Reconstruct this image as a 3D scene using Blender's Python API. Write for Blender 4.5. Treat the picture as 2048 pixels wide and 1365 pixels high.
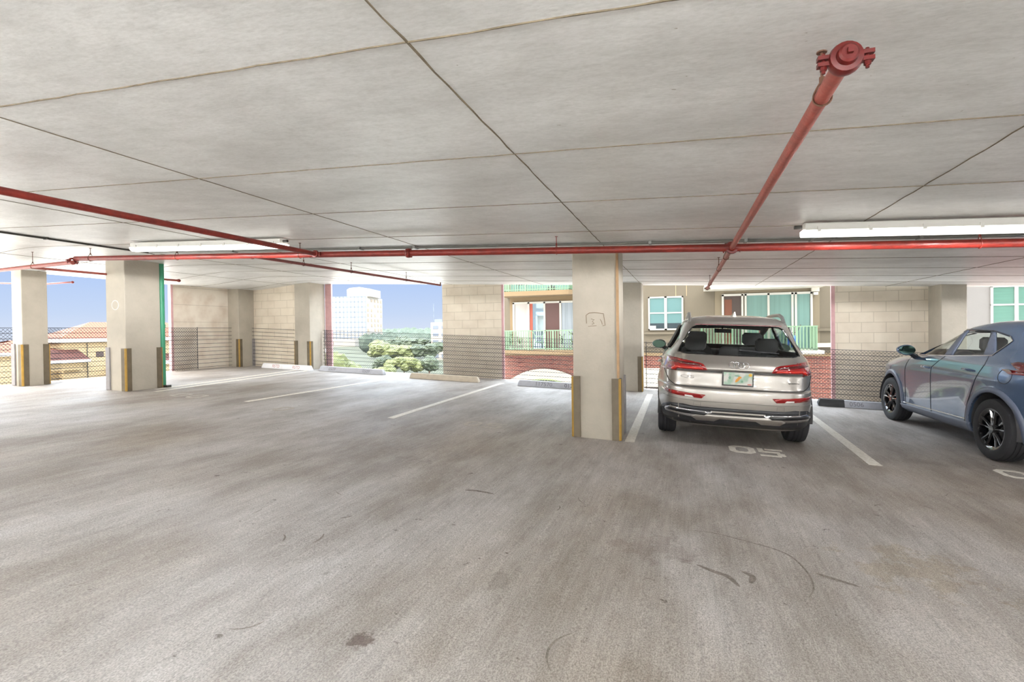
import bpy, bmesh, math, random
import numpy as np
from mathutils import Vector, Matrix, Euler
from mathutils.bvhtree import BVHTree
from mathutils.geometry import tessellate_polygon
random.seed(7)
for o in list(bpy.data.objects): bpy.data.objects.remove(o)
SC=bpy.context.scene; COL=SC.collection
S=.0439                       # cross fall of the parking deck (rises to the left)
# ------------------------------------------------------------------ camera, sky, sun, exposure
F_PX=1045.; YAW=math.atan(343/F_PX); ROLL=.0134; PITCH=.0095; CY=671.
fw0=Vector((-math.sin(YAW),math.cos(YAW),0)); fw=fw0*math.cos(PITCH)+Vector((0,0,-math.sin(PITCH)))
r0=Vector((math.cos(YAW),math.sin(YAW),0)); u0=r0.cross(fw)
Rv=r0*math.cos(ROLL)-u0*math.sin(ROLL); Uv=u0*math.cos(ROLL)+r0*math.sin(ROLL)
cam=bpy.data.cameras.new('camera'); camo=bpy.data.objects.new('camera',cam); COL.objects.link(camo)
cam.sensor_width=36; cam.lens=36*F_PX/2048; cam.shift_y=-(682.5-CY)/2048
cam.clip_end=6000; cam.clip_start=.05
m=Matrix((Rv,Uv,-fw)).transposed().to_4x4(); m.translation=Vector((0,0,1.37)); camo.matrix_world=m
SC.camera=camo
SC.view_settings.view_transform='Standard'; SC.view_settings.look='None'
SC.view_settings.exposure=.70; SC.view_settings.gamma=1; SC.view_settings.use_curve_mapping=False
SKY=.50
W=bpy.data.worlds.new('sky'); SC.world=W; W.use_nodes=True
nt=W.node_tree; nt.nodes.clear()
def N(t,ty,**k):
    n=t.nodes.new(ty)
    for a,b in k.items():
        if a in n.inputs: n.inputs[a].default_value=b
        else: setattr(n,a,b)
    return n
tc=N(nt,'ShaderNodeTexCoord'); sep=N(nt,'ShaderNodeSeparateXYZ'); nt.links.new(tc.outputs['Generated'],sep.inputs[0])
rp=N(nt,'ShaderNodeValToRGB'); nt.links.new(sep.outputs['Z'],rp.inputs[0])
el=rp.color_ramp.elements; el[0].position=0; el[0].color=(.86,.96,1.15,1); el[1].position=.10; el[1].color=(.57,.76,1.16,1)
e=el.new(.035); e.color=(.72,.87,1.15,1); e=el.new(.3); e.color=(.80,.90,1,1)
# unseen sky behind the camera boosted and whitened to help light the deck interior
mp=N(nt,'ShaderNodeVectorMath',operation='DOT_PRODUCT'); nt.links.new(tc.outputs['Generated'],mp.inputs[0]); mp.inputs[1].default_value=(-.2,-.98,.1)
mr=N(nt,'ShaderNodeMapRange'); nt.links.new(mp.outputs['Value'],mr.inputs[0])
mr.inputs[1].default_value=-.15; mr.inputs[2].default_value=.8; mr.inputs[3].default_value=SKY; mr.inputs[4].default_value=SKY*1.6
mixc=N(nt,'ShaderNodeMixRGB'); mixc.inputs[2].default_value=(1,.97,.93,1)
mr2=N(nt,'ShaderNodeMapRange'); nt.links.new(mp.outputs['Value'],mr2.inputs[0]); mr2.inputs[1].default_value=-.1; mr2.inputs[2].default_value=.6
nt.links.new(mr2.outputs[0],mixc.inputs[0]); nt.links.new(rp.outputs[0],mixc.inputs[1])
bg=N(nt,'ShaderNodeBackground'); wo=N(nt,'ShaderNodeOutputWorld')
mz=N(nt,'ShaderNodeMapRange'); nt.links.new(sep.outputs['Z'],mz.inputs[0]); mz.inputs[1].default_value=.16; mz.inputs[2].default_value=.45; mz.inputs[3].default_value=1; mz.inputs[4].default_value=14.5  # sky above the visible part also boosted to brighten the deck
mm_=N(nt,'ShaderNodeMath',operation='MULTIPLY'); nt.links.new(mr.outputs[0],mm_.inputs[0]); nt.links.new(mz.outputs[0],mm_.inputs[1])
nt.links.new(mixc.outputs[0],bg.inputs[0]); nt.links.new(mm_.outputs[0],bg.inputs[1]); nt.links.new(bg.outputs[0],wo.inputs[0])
sun=bpy.data.lights.new('sun','SUN'); sun.energy=1.35; sun.angle=.01; sun.color=(1,.95,.86)
suno=bpy.data.objects.new('sun',sun); COL.objects.link(suno)
suno.rotation_euler=Vector((-.35,-.80,1.05)).to_track_quat('Z','Y').to_euler()
LAMP_W=5.8; FILL_W=410.

# ------------------------------------------------------------------ materials
MATS={}
def lin(c): return tuple((x/255/12.92 if x/255<=.04045 else ((x/255+.055)/1.055)**2.4) for x in c)
def mat(name,rgb,rough=.6,metal=0,noise=0,scale=8,bump=0,bscale=60,spec=.5,emit=None,coat=0,trans=0,rgb2=None,stretch=None,aniso=None,alpha=1):
    if name in MATS: return MATS[name]
    m=bpy.data.materials.new(name); m.use_nodes=True; t=m.node_tree; b=t.nodes['Principled BSDF']
    c=lin(rgb)
    b.inputs['Base Color'].default_value=(*c,1); b.inputs['Roughness'].default_value=rough; b.inputs['Metallic'].default_value=metal
    b.inputs['Specular IOR Level'].default_value=spec; b.inputs['Coat Weight'].default_value=coat; b.inputs['Coat Roughness'].default_value=.04
    b.inputs['Transmission Weight'].default_value=trans
    if trans: b.inputs['IOR'].default_value=1.0 if trans==1 else 1.3
    if emit: b.inputs['Emission Color'].default_value=(*lin(rgb),1); b.inputs['Emission Strength'].default_value=emit
    if noise or bump:
        co=N(t,'ShaderNodeTexCoord'); src=co.outputs['Object']
        if stretch:
            mp=N(t,'ShaderNodeMapping'); mp.inputs['Scale'].default_value=stretch; t.links.new(src,mp.inputs[0]); src=mp.outputs[0]
    if noise:
        n=N(t,'ShaderNodeTexNoise',Scale=scale,Detail=6.,Roughness=.62); t.links.new(src,n.inputs['Vector'])
        r=N(t,'ShaderNodeValToRGB'); t.links.new(n.outputs[0],r.inputs[0])
        c2=lin(rgb2) if rgb2 else tuple(x*(1-noise) for x in c)
        r.color_ramp.elements[0].position=.3; r.color_ramp.elements[1].position=.62
        r.color_ramp.elements[0].color=(*c2,1); r.color_ramp.elements[1].color=(*c,1)
        t.links.new(r.outputs[0],b.inputs['Base Color'])
    if bump:
        n=N(t,'ShaderNodeTexNoise',Scale=bscale,Detail=4.); t.links.new(src,n.inputs['Vector'])
        bp=N(t,'ShaderNodeBump',Strength=bump,Distance=.01); t.links.new(n.outputs[0],bp.inputs['Height']); t.links.new(bp.outputs[0],b.inputs['Normal'])
    MATS[name]=m; return m
M_white=mat('white_paint',(222,218,208),.55,noise=.12,scale=3,bump=.25,bscale=40)
M_colm=mat('column_paint',(180,172,157),.6,noise=.16,scale=2.2,bump=.35,bscale=25)
M_block=None
M_red=mat('red_pipe_paint',(132,42,33),.38,noise=.35,scale=14,bump=.2,bscale=60)
M_pink=mat('pale_red_pipe_paint',(158,76,64),.42,noise=.3,scale=20,bump=.2)
M_rust=mat('rusty_steel',(105,70,52),.7,noise=.5,scale=30)
M_grey=mat('galvanised_conduit',(140,140,136),.4,metal=.6,noise=.2)
M_dark=mat('dark_conduit',(62,60,56),.5,noise=.2)
M_green=mat('green_downpipe',(58,150,112),.45,noise=.12,scale=2)
M_guard=mat('guard_rubber',(104,93,74),.55,noise=.25,scale=10)
M_yel=mat('guard_yellow',(168,130,46),.5,noise=.25,scale=12)
M_pinktrim=mat('pink_trim',(208,164,164),.6,noise=.15,scale=9)
M_wire=mat('black_fence_wire',(38,40,46),.5)
M_cable=mat('steel_cable',(52,54,62),.45,metal=.4)
M_stop=mat('wheel_stop_concrete',(206,203,198),.7,noise=.18,scale=12,bump=.3)
M_stopgrey=mat('wheel_stop_grey_paint',(192,194,202),.6,noise=.14,scale=12,bump=.3)
M_stopcream=mat('wheel_stop_cream_concrete',(205,192,172),.75,noise=.16,scale=12,bump=.3)
M_black=mat('black_paint',(48,49,52),.6,noise=.3,scale=10)
M_line=mat('line_paint',(240,236,226),.6,noise=.32,scale=26,rgb2=(208,200,186))
M_faint=mat('worn_paint',(190,184,174),.65,noise=.3,scale=40,rgb2=(160,152,140))
M_dark2=mat('scratch_mark',(118,100,78),.8)
M_tread=mat('red_stencil',(186,120,112),.7)
M_gtext=mat('grey_stencil',(130,130,138),.7)

def mat_floor():
    m=bpy.data.materials.new('broomed_concrete'); m.use_nodes=True; t=m.node_tree; b=t.nodes['Principled BSDF']; L=t.links.new
    co=N(t,'ShaderNodeTexCoord')
    def noise(sc,st=(1,1,1),det=6,rough=.6):
        mp=N(t,'ShaderNodeMapping'); mp.inputs['Scale'].default_value=st; L(co.outputs['Object'],mp.inputs[0])
        n=N(t,'ShaderNodeTexNoise',Scale=float(sc),Detail=float(det),Roughness=rough); L(mp.outputs[0],n.inputs['Vector']); return n.outputs[0]
    def ramp(f,p0,c0,p1,c1):
        r=N(t,'ShaderNodeValToRGB'); L(f,r.inputs[0]); e=r.color_ramp.elements
        e[0].position=p0; e[0].color=(*c0,1); e[1].position=p1; e[1].color=(*c1,1); return r.outputs[0]
    def mix(a,bb,fac,mode='MIX'):
        x=N(t,'ShaderNodeMixRGB',blend_type=mode)
        for s,v in ((0,fac),(1,a),(2,bb)):
            if hasattr(v,'is_linked') or hasattr(v,'links'): L(v,x.inputs[s])
            else: x.inputs[s].default_value=v if s==0 else (*v,1)
        return x.outputs[0]
    base=ramp(noise(.45,(1,.6,1),5),.35,lin((163,154,144)),.66,lin((193,191,190)))
    base=mix(base,ramp(noise(1.1,(1.6,.5,1),7,.7),.38,(.66,.63,.60),.62,(1.05,1.05,1.05)),1.,'MULTIPLY')
    # broom streaks along the aisle
    base=mix(base,ramp(noise(70,(1,.03,1),3,.5),.3,(.88,.875,.87),.68,(1.06,1.06,1.06)),1.,'MULTIPLY')
    # fine grain
    base=mix(base,ramp(noise(170,(1,.6,1),2,.6),.32,(.60,.59,.58),.66,(1.26,1.26,1.27)),1.,'MULTIPLY')
    # dark specks and scuffs
    base=mix(base,ramp(noise(6.5,(1,1,1),5,.75),.30,(.36,.33,.30),.345,(1,1,1)),1.,'MULTIPLY')
    base=mix(base,ramp(noise(19,(1,.8,1),3,.7),.235,(.35,.32,.30),.275,(1,1,1)),1.,'MULTIPLY')
    # oil stains: soft blobs of their own shape
    def blob(x,y,rx,ry,dark):
        nonlocal base
        mp=N(t,'ShaderNodeMapping',vector_type='POINT'); mp.inputs['Location'].default_value=(-x/rx,-y/ry,0); mp.inputs['Scale'].default_value=(1/rx,1/ry,0)
        L(co.outputs['Object'],mp.inputs[0])
        nz=N(t,'ShaderNodeTexNoise',Scale=5.,Detail=8.,Roughness=.7); L(co.outputs['Object'],nz.inputs['Vector'])
        ln=N(t,'ShaderNodeVectorMath',operation='LENGTH'); L(mp.outputs[0],ln.inputs[0])
        ad=N(t,'ShaderNodeMath',operation='MULTIPLY_ADD'); L(nz.outputs[0],ad.inputs[0]); ad.inputs[1].default_value=1.6; L(ln.outputs['Value'],ad.inputs[2])
        base=mix(base,ramp(ad.outputs[0],.9,dark,1.75,(1,1,1)),1.,'MULTIPLY')
    blob(-1.27,1.90,.46,.36,(.38,.32,.30))
    blob(-.95,2.6,.20,.45,(.80,.79,.78))
    blob(-.02,3.2,.22,.16,(.70,.67,.65))
    blob(-.2,3.3,1.2,.8,(.84,.81,.80))
    blob(1.3,3.6,1.4,1.2,(.88,.83,.74))
    blob(-2.6,4.6,.8,.5,(.86,.85,.84))
    blob(-5.2,6.4,.8,.5,(.84,.82,.8))
    L(base,b.inputs['Base Color'])
    rr=N(t,'ShaderNodeMapRange'); L(noise(1.3,(1.5,.6,1),6,.7),rr.inputs[0]); rr.inputs[1].default_value=.3; rr.inputs[2].default_value=.7; rr.inputs[3].default_value=.46; rr.inputs[4].default_value=.70
    L(rr.outputs[0],b.inputs['Roughness']); b.inputs['Specular IOR Level'].default_value=.42
    mm=N(t,'ShaderNodeMath',operation='ADD'); L(noise(150,(1,.35,1),3),mm.inputs[0]); L(noise(38,(1,.04,1),3),mm.inputs[1])
    bp=N(t,'ShaderNodeBump',Strength=.35,Distance=.004); L(mm.outputs[0],bp.inputs['Height']); L(bp.outputs[0],b.inputs['Normal'])
    return m
def mat_ceiling():
    m=bpy.data.materials.new('painted_slab'); m.use_nodes=True; t=m.node_tree; b=t.nodes['Principled BSDF']; L=t.links.new
    co=N(t,'ShaderNodeTexCoord')
    def noise(sc,st=(1,1,1),det=6,rough=.6):
        mp=N(t,'ShaderNodeMapping'); mp.inputs['Scale'].default_value=st; L(co.outputs['Object'],mp.inputs[0])
        n=N(t,'ShaderNodeTexNoise',Scale=float(sc),Detail=float(det),Roughness=rough); L(mp.outputs[0],n.inputs['Vector']); return n.outputs[0]
    def ramp(f,p0,c0,p1,c1):
        r=N(t,'ShaderNodeValToRGB'); L(f,r.inputs[0]); e=r.color_ramp.elements
        e[0].position=p0; e[0].color=(*c0,1); e[1].position=p1; e[1].color=(*c1,1); return r.outputs[0]
    def mul(a,bb):
        x=N(t,'ShaderNodeMixRGB',blend_type='MULTIPLY'); x.inputs[0].default_value=1; L(a,x.inputs[1]); L(bb,x.inputs[2]); return x.outputs[0]
    base=ramp(noise(.9,(1,1.6,1),7,.65),.32,lin((206,206,204)),.62,lin((236,237,236)))
    base=mul(base,ramp(noise(14,(.5,1.3,1),5,.7),.3,(.90,.90,.89),.55,(1.02,1.02,1.02)))
    base=mul(base,ramp(noise(60,(.6,1.4,1),3,.6),.3,(.92,.92,.91),.6,(1.03,1.03,1.03)))
    base=mul(base,ramp(noise(9,(.7,1.6,1),4,.8),.245,(.45,.40,.33),.275,(1,1,1)))
    base=mul(base,ramp(noise(27,(.8,1.2,1),2,.7),.2,(.5,.45,.38),.24,(1,1,1)))
    L(base,b.inputs['Base Color']); b.inputs['Roughness'].default_value=.38
    bp=N(t,'ShaderNodeBump',Strength=.25,Distance=.006); L(noise(18,(.5,1.3,1),6),bp.inputs['Height']); L(bp.outputs[0],b.inputs['Normal'])
    return m
def mat_brick(name,c1,c2,mortar,w,h,ms,off=.5,rough=.8,bump=.4,rot=None,dirt=None):
    m=bpy.data.materials.new(name); m.use_nodes=True; t=m.node_tree; b=t.nodes['Principled BSDF']; L=t.links.new
    co=N(t,'ShaderNodeTexCoord'); mp=N(t,'ShaderNodeMapping'); L(co.outputs['Object'],mp.inputs[0])
    mp.inputs['Rotation'].default_value=rot or (math.pi/2,0,0)
    br=N(t,'ShaderNodeTexBrick'); L(mp.outputs[0],br.inputs['Vector'])
    br.inputs['Color1'].default_value=(*lin(c1),1); br.inputs['Color2'].default_value=(*lin(c2),1); br.inputs['Mortar'].default_value=(*lin(mortar),1)
    br.inputs['Scale'].default_value=1; br.inputs['Mortar Size'].default_value=ms; br.inputs['Brick Width'].default_value=w; br.inputs['Row Height'].default_value=h; br.offset=off
    n=N(t,'ShaderNodeTexNoise',Scale=3.,Detail=6.); L(co.outputs['Object'],n.inputs['Vector'])
    r=N(t,'ShaderNodeValToRGB'); L(n.outputs[0],r.inputs[0]); r.color_ramp.elements[0].position=.3; r.color_ramp.elements[1].position=.6
    r.color_ramp.elements[0].color=(*(dirt or (.9,.88,.86)),1); r.color_ramp.elements[1].color=(1,1,1,1)
    x=N(t,'ShaderNodeMixRGB',blend_type='MULTIPLY'); x.inputs[0].default_value=1; L(br.outputs[0],x.inputs[1]); L(r.outputs[0],x.inputs[2]); L(x.outputs[0],b.inputs['Base Color'])
    b.inputs['Roughness'].default_value=rough
    iv=N(t,'ShaderNodeMath',operation='SUBTRACT'); iv.inputs[0].default_value=1; L(br.outputs['Fac'],iv.inputs[1])
    bp=N(t,'ShaderNodeBump',Strength=bump,Distance=.01); L(iv.outputs[0],bp.inputs['Height']); L(bp.outputs[0],b.inputs['Normal'])
    return m
M_floor=mat_floor(); M_ceil=mat_ceiling()
M_block=mat_brick('painted_block',(228,217,198),(222,210,191),(200,188,168),.42,.205,.006)
M_blockx=mat_brick('painted_block_side',(230,220,204),(225,214,198),(203,192,176),.42,.205,.006,rot=(math.pi/2,0,math.pi/2),dirt=(.82,.76,.72))
M_brick=mat_brick('red_brick',(112,52,42),(84,38,34),(128,106,94),.22,.075,.010)
M_tile=mat('terracotta_roof_tile',(62,26,18),.8,noise=.25,scale=3)

# ------------------------------------------------------------------ mesh helpers
class MB:
    def __init__(s): s.v=[]; s.f=[]
    def add(s,vs,fs):
        o=len(s.v); s.v+=[tuple(v) for v in vs]; s.f+=[tuple(i+o for i in f) for f in fs]; return s
    def box(s,a,b,sh=0):   # sh=1: z given relative to the sloping deck
        x0,y0,z0=a; x1,y1,z1=b
        vs=[(x,y,z-(S*x if sh else 0)) for z in (z0,z1) for x,y in ((x0,y0),(x1,y0),(x1,y1),(x0,y1))]
        return s.add(vs,[(3,2,1,0),(4,5,6,7),(0,1,5,4),(1,2,6,5),(2,3,7,6),(3,0,4,7)])
    def tube(s,pts,r,n=10,cap=True):
        pts=[Vector(p) for p in pts]; rs=r if isinstance(r,(list,tuple)) else [r]*len(pts)
        d0=(pts[1]-pts[0]).normalized(); up=Vector((0,0,1)) if abs(d0.z)<.9 else Vector((1,0,0))
        nx=d0.cross(up).normalized(); rings=[]
        for i,p in enumerate(pts):
            a=pts[max(i-1,0)]; c=pts[min(i+1,len(pts)-1)]; d=(c-a).normalized()
            nx=(nx-d*nx.dot(d)).normalized(); ny=d.cross(nx)
            rings.append([p+(nx*math.cos(2*math.pi*k/n)+ny*math.sin(2*math.pi*k/n))*rs[i] for k in range(n)])
        vs=[v for R in rings for v in R]; fs=[]
        for i in range(len(pts)-1):
            for k in range(n):
                a=i*n+k; b2=i*n+(k+1)%n; fs.append((a,b2,b2+n,a+n))
        if cap: fs.append(tuple(range(n))[::-1]); fs.append(tuple(range((len(pts)-1)*n,len(pts)*n)))
        return s.add(vs,fs)
    def prism(s,poly,axis,a,b):   # polygon in the plane across axis; (u,v) for axis 0 = (y,z), 1 = (x,z), 2 = (x,y)
        def P(u,v,w): return {0:(w,u,v),1:(u,w,v),2:(u,v,w)}[axis]
        n=len(poly); vs=[P(u,v,a) for u,v in poly]+[P(u,v,b) for u,v in poly]
        tri=tessellate_polygon([[Vector((u,v,0)) for u,v in poly]])
        fs=[tuple(t) for t in tri]+[tuple(i+n for i in t[::-1]) for t in tri]+[(i,(i+1)%n,(i+1)%n+n,i+n) for i in range(n)]
        return s.add(vs,fs)
    def lathe(s,prof,c,axis='x',n=40,ang=2*math.pi,a0=0):   # prof: (radius, along)
        vs=[]; fs=[]; closed=abs(ang-2*math.pi)<1e-6; m=n if closed else n+1
        for k in range(m):
            t=a0+ang*k/n; ct,st=math.cos(t),math.sin(t)
            for r,h in prof:
                p={'x':(h,r*ct,r*st),'y':(r*ct,h,r*st),'z':(r*ct,r*st,h)}[axis]
                vs.append((c[0]+p[0],c[1]+p[1],c[2]+p[2]))
        q=len(prof)
        for k in range(n):
            k2=(k+1)%m
            for j in range(q-1): fs.append((k*q+j,k2*q+j,k2*q+j+1,k*q+j+1))
        return s.add(vs,fs)
    def ico(s,c,r,sub=2,sq=(1,1,1),jit=0,rnd=random):
        bm=bmesh.new(); bmesh.ops.create_icosphere(bm,subdivisions=sub,radius=1)
        vs=[]
        for v in bm.verts:
            k=r*(1+jit*(rnd.random()-.5)*2); vs.append((c[0]+v.co.x*k*sq[0],c[1]+v.co.y*k*sq[1],c[2]+v.co.z*k*sq[2]))
        fs=[tuple(v.index for v in f.verts) for f in bm.faces]; bm.free(); return s.add(vs,fs)
    def mesh(s,name,m,smooth=False,fix=True):
        me=bpy.data.meshes.new(name); me.from_pydata(s.v,[],s.f); me.materials.append(m)
        if fix:
            bm=bmesh.new(); bm.from_mesh(me); bmesh.ops.recalc_face_normals(bm,faces=bm.faces); bm.to_mesh(me); bm.free()
        if smooth:
            me.shade_smooth(); me.set_sharp_from_angle(angle=math.radians(35))
        return me
    def build(s,name,m,parent=None,smooth=False,fix=True,bevel=0):
        o=bpy.data.objects.new(name,s.mesh(name,m,smooth,fix)); COL.objects.link(o)
        if parent: o.parent=parent
        if bevel:
            b=o.modifiers.new('bevel','BEVEL'); b.width=bevel; b.segments=2; b.limit_method='ANGLE'
        return o
def tag(o,label=None,cat=None,group=None,kind=None):
    if label: o['label']=label
    if cat: o['category']=cat
    if group: o['group']=group
    if kind: o['kind']=kind
    return o
def empty(name,loc,label,cat,group=None,rot=None):
    o=bpy.data.objects.new(name,None); COL.objects.link(o); o.location=loc; o.empty_display_size=.1
    if rot: o.rotation_euler=rot
    return tag(o,label,cat,group)
def keep(o,root):            # parts built in world coordinates: parent without moving them
    o.parent=root; bpy.context.view_layer.update(); o.matrix_parent_inverse=root.matrix_world.inverted(); return o
def sm(t): t=max(0,min(1,t)); return t*t*(3-2*t)
def ceil_h(x): return 2.30-.24*sm((-8.9-x)/2.6)
def cz(x): return ceil_h(x)-S*x

# ------------------------------------------------------------------ the deck, the slab above, the walls
XL=-11.62; XR=16.; YB=-10.; YF=12.0
fl=MB()
nx=60
vs=[];fs=[]
fl.box((XL,YB,-.25),(XR,YF,0),sh=1)
floor=tag(fl.build('floor',M_floor),kind='structure')
g=MB(); xs=[XL+(XR-XL)*i/120 for i in range(121)]
for z in (0,1):
    for x in xs:
        for y in (YB,YF): g.v.append((x,y,cz(x)+z*.3))
n=len(xs)
for i in range(n-1):
    a=2*i; g.f.append((a,a+1,a+3,a+2)); b=2*n+a; g.f.append((b,b+2,b+3,b+1))
    g.f.append((a,a+2,b+2,b)); g.f.append((a+1,b+1,b+3,a+3))
g.f.append((0,2*n,2*n+1,1)); g.f.append((2*n-2,2*n-1,4*n-1,4*n-2))
ceiling=tag(g.build('ceiling',M_ceil),kind='structure')
up=MB(); up.box((XL,YB,3.2),(XR,YF-.1,26)); tag(up.build('wall_unseen_shade_mass',mat('shade_mass_stucco',(200,188,168),.8)),kind='structure')  # unseen storeys added above the deck, sized to shade the facing building
# formwork joints in the slab soffit: thin raised fins
rj=random.Random(3)
def joint(p,q,w):
    j=MB(); nseg=max(6,int((Vector(q)-Vector(p)).length/.12)); rows=[]
    d=(Vector(q)-Vector(p)); dn=d.normalized(); pr=Vector((-dn.y,dn.x,0))
    for i in range(nseg+1):
        c=Vector(p)+d*i/nseg; c+=pr*rj.uniform(-.004,.004); ww=w*rj.uniform(.45,1.25)
        for s_ in (-1,1):
            for hgt in (-.0005,.004):
                v=c+pr*s_*ww/2*(1 if hgt<0 else .5); rows.append((v.x,v.y,cz(v.x)-hgt if hgt>0 else cz(v.x)+.002))
    for r in rows: j.v.append(r)
    for i in range(nseg):
        a=4*i; b=a+4
        j.f+= [(a,a+1,b+1,b),(a+1,a+3,b+3,b+1),(a+3,a+2,b+2,b+3)]
    return j
M_joint=mat('joint_grout',(122,110,90),.8,noise=.4,scale=20)
jm=MB()
for x,w in ((-.87,.011),(-3.14,.007),(-5.5,.006),(-7.75,.006),(-9.9,.006),(1.43,.008),(3.76,.008),(6.1,.008)):
    j=joint((x,-4,0),(x,YF,0),w); jm.add(j.v,j.f)
for y,w in ((.4,.008),(1.56,.008),(2.74,.007),(3.9,.006),(5.15,.006),(6.35,.006),(7.5,.006),(8.65,.006),(9.8,.006),(10.95,.006)):
    j=joint((XL,y,0),(9,y,0),w); jm.add(j.v,j.f)
jo=jm.build('formwork_joint',M_joint,ceiling,fix=False); tag(jo,'brown joint lines')

def wall(name,m,a,b,sh=1):
    return tag(MB().box(a,b,sh).build(name,m),kind='structure')
# left bay corner
def wall_to_ceiling(name,m,x0,x1,y0,y1,zb=-.02):
    w=MB(); zt0,zt1=cz(x0)+.1,cz(x1)+.1
    vs=[(x0,y0,zb-S*x0),(x1,y0,zb-S*x1),(x1,y1,zb-S*x1),(x0,y1,zb-S*x0),(x0,y0,zt0),(x1,y0,zt1),(x1,y1,zt1),(x0,y1,zt0)]
    w.add(vs,[(3,2,1,0),(4,5,6,7),(0,1,5,4),(1,2,6,5),(2,3,7,6),(3,0,4,7)])
    return tag(w.build(name,m),kind='structure')
wall_to_ceiling('wall_left',M_blockx,-11.63,-11.55,9.32,12.0)
wall_to_ceiling('wall_back_corner',M_block,-11.6,-9.70,11.42,11.6)
wall_to_ceiling('trim_1',M_pinktrim,-11.63,-11.545,9.26,9.32)
wall_to_ceiling('trim_2',M_pinktrim,-9.30,-9.10,11.985,12.04)
wall_to_ceiling('wall_back_middle',M_block,-5.79,-4.21,12.02,12.2)
wall_to_ceiling('trim_3',M_pinktrim,-4.21,-4.15,12.02,12.06)
wall_to_ceiling('wall_back_right',M_block,2.90,4.50,12.03,12.2)
wall_to_ceiling('trim_4',M_pinktrim,2.83,2.90,12.02,12.06)
tag(MB().box((XR,YB,-.3),(XR+.2,YF,2.6),1).build('wall_right',M_white),kind='structure')
tag(MB().box((XL,YB-.2,-.3),(XR,YB,.9),1).build('wall_rear_parapet',M_white),kind='structure')

# ------------------------------------------------------------------ columns
def guard_part(root,cx,cy,sx,sy,h=.74,grey=False):
    """corner guard wrapped on the corner at (cx,cy) of a column lying towards (-sx,-sy)"""
    t=.022; L_=.085; c=.018
    z0=-S*cx+.004
    prof=[(0,0),(-L_*sx,0),(-L_*sx,t*sy),(-c*.3*sx,t*sy),(t*sx,-c*.3*sy),(t*sx,-L_*sy),(0,-L_*sy)]
    # outer chamfer
    prof=[(0,0),(-L_*sx,0),(-L_*sx,t*sy),((t-c)*sx,t*sy),(t*sx,(t-c)*sy),(t*sx,-L_*sy),(0,-L_*sy)]
    g=MB().prism([(cx+a,cy+b) for a,b in prof],2,z0,z0+h).build('corner_guard',M_guard if not grey else mat('guard_grey',(150,146,146),.5,noise=.15),root)
    if not grey:
        e=.0025; w=.007
        st=[((t-c)*sx-w*sx,(t+e)*sy),((t-c+.001)*sx,(t+e)*sy),((t+e)*sx,(t-c+.001)*sy),((t+e)*sx,(t-c)*sy-w*sy),((t-.004)*sx,(t-c)*sy-w*sy),((t-c)*sx-w*sx,(t-.004)*sy)]
        MB().prism([(cx+a,cy+b) for a,b in st],2,z0+.002,z0+h-.004).build('yellow_stripe',M_yel,g)
    return g
def column(x0,x1,y0,y1,label,guards):
    root=empty('concrete_column',(0,0,0),label,'column','concrete columns of the parking deck')
    b=MB(); zt=[cz(x0)+.06,cz(x1)+.06]
    vs=[(x0,y0,-S*x0-.01),(x1,y0,-S*x1-.01),(x1,y1,-S*x1-.01),(x0,y1,-S*x0-.01),(x0,y0,zt[0]),(x1,y0,zt[1]),(x1,y1,zt[1]),(x0,y1,zt[0])]
    b.add(vs,[(3,2,1,0),(4,5,6,7),(0,1,5,4),(1,2,6,5),(2,3,7,6),(3,0,4,7)])
    o=b.build('shaft',M_colm,root,bevel=.012)
    for a in guards:
        cx=x0 if a[0]=='l' else x1; cy=y0 if a[1]=='f' else y1
        guard_part(root,cx,cy,-1 if a[0]=='l' else 1,-1 if a[1]=='f' else 1,grey=len(a)>2)
    return root
near=column(-1.285,-.735,6.30,6.86,'pale concrete column nearest the camera with box scratched into its paint',['lf','rf','rbg'])
colg=column(-9.60,-9.14,6.48,7.12,'broad pale concrete column with green downpipe on its far side',['lfg','rf','rb'])
cole=column(-11.42,-11.15,6.10,6.50,'slim pale concrete column at left edge of deck beside tiled-roof view',['lfg','rf','rb'])
colc=column(-11.56,-11.19,10.90,11.42,'pale concrete column in the corner behind the wheel stop with red stencils',['rf','rbg'])
colb=column(-9.78,-9.30,11.36,11.98,'pale concrete column between corner bay and the open bay with tower view',['lf','rf'])
colm=column(-1.28,-.84,11.30,11.90,'far pale concrete column half hidden behind the nearest column',['rf'])
colr=column(4.47,4.86,11.50,12.05,'pale concrete column behind the blue SUV',['lf'])
# marks on the nearest column
def stroke(pts,r,name,m,parent,n=5):
    return MB().tube(pts,r,n).build(name,m,parent)
y=6.2985
def mp_(u,v): return (-1.285+u,y,v+.04)
stroke([mp_(.17,1.40),mp_(.165,1.50),mp_(.20,1.525),mp_(.27,1.53),mp_(.375,1.515),mp_(.385,1.45),mp_(.395,1.375),mp_(.365,1.37)],.0035,'scratched_box',M_dark2,near)
stroke([mp_(.19,1.365),mp_(.235,1.368),mp_(.29,1.372)],.0025,'scratched_letter',M_dark2,near)
stroke([mp_(.225,1.455),mp_(.265,1.445),mp_(.24,1.425),mp_(.262,1.40),mp_(.235,1.39)],.0028,'scratched_letter',M_dark2,near)
stroke([mp_(.335,1.45),mp_(.352,1.42),mp_(.36,1.385)],.0028,'scratched_letter',M_dark2,near)
# rust-stained strip down the corner of the nearest column
MB().box((-.757,6.288,.78),(-.728,6.32,2.32)).build('stained_corner_strip',mat('stained_strip',(172,140,104),.7,noise=.3,scale=6),near)
o=MB().lathe([(.075,0),(.085,0),(.085,.004),(.075,.004)],(-9.37,6.4765,1.90),'y',24).build('faint_ring_mark',mat('faint_mark',(228,226,222),.7,noise=.2),colg)

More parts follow.
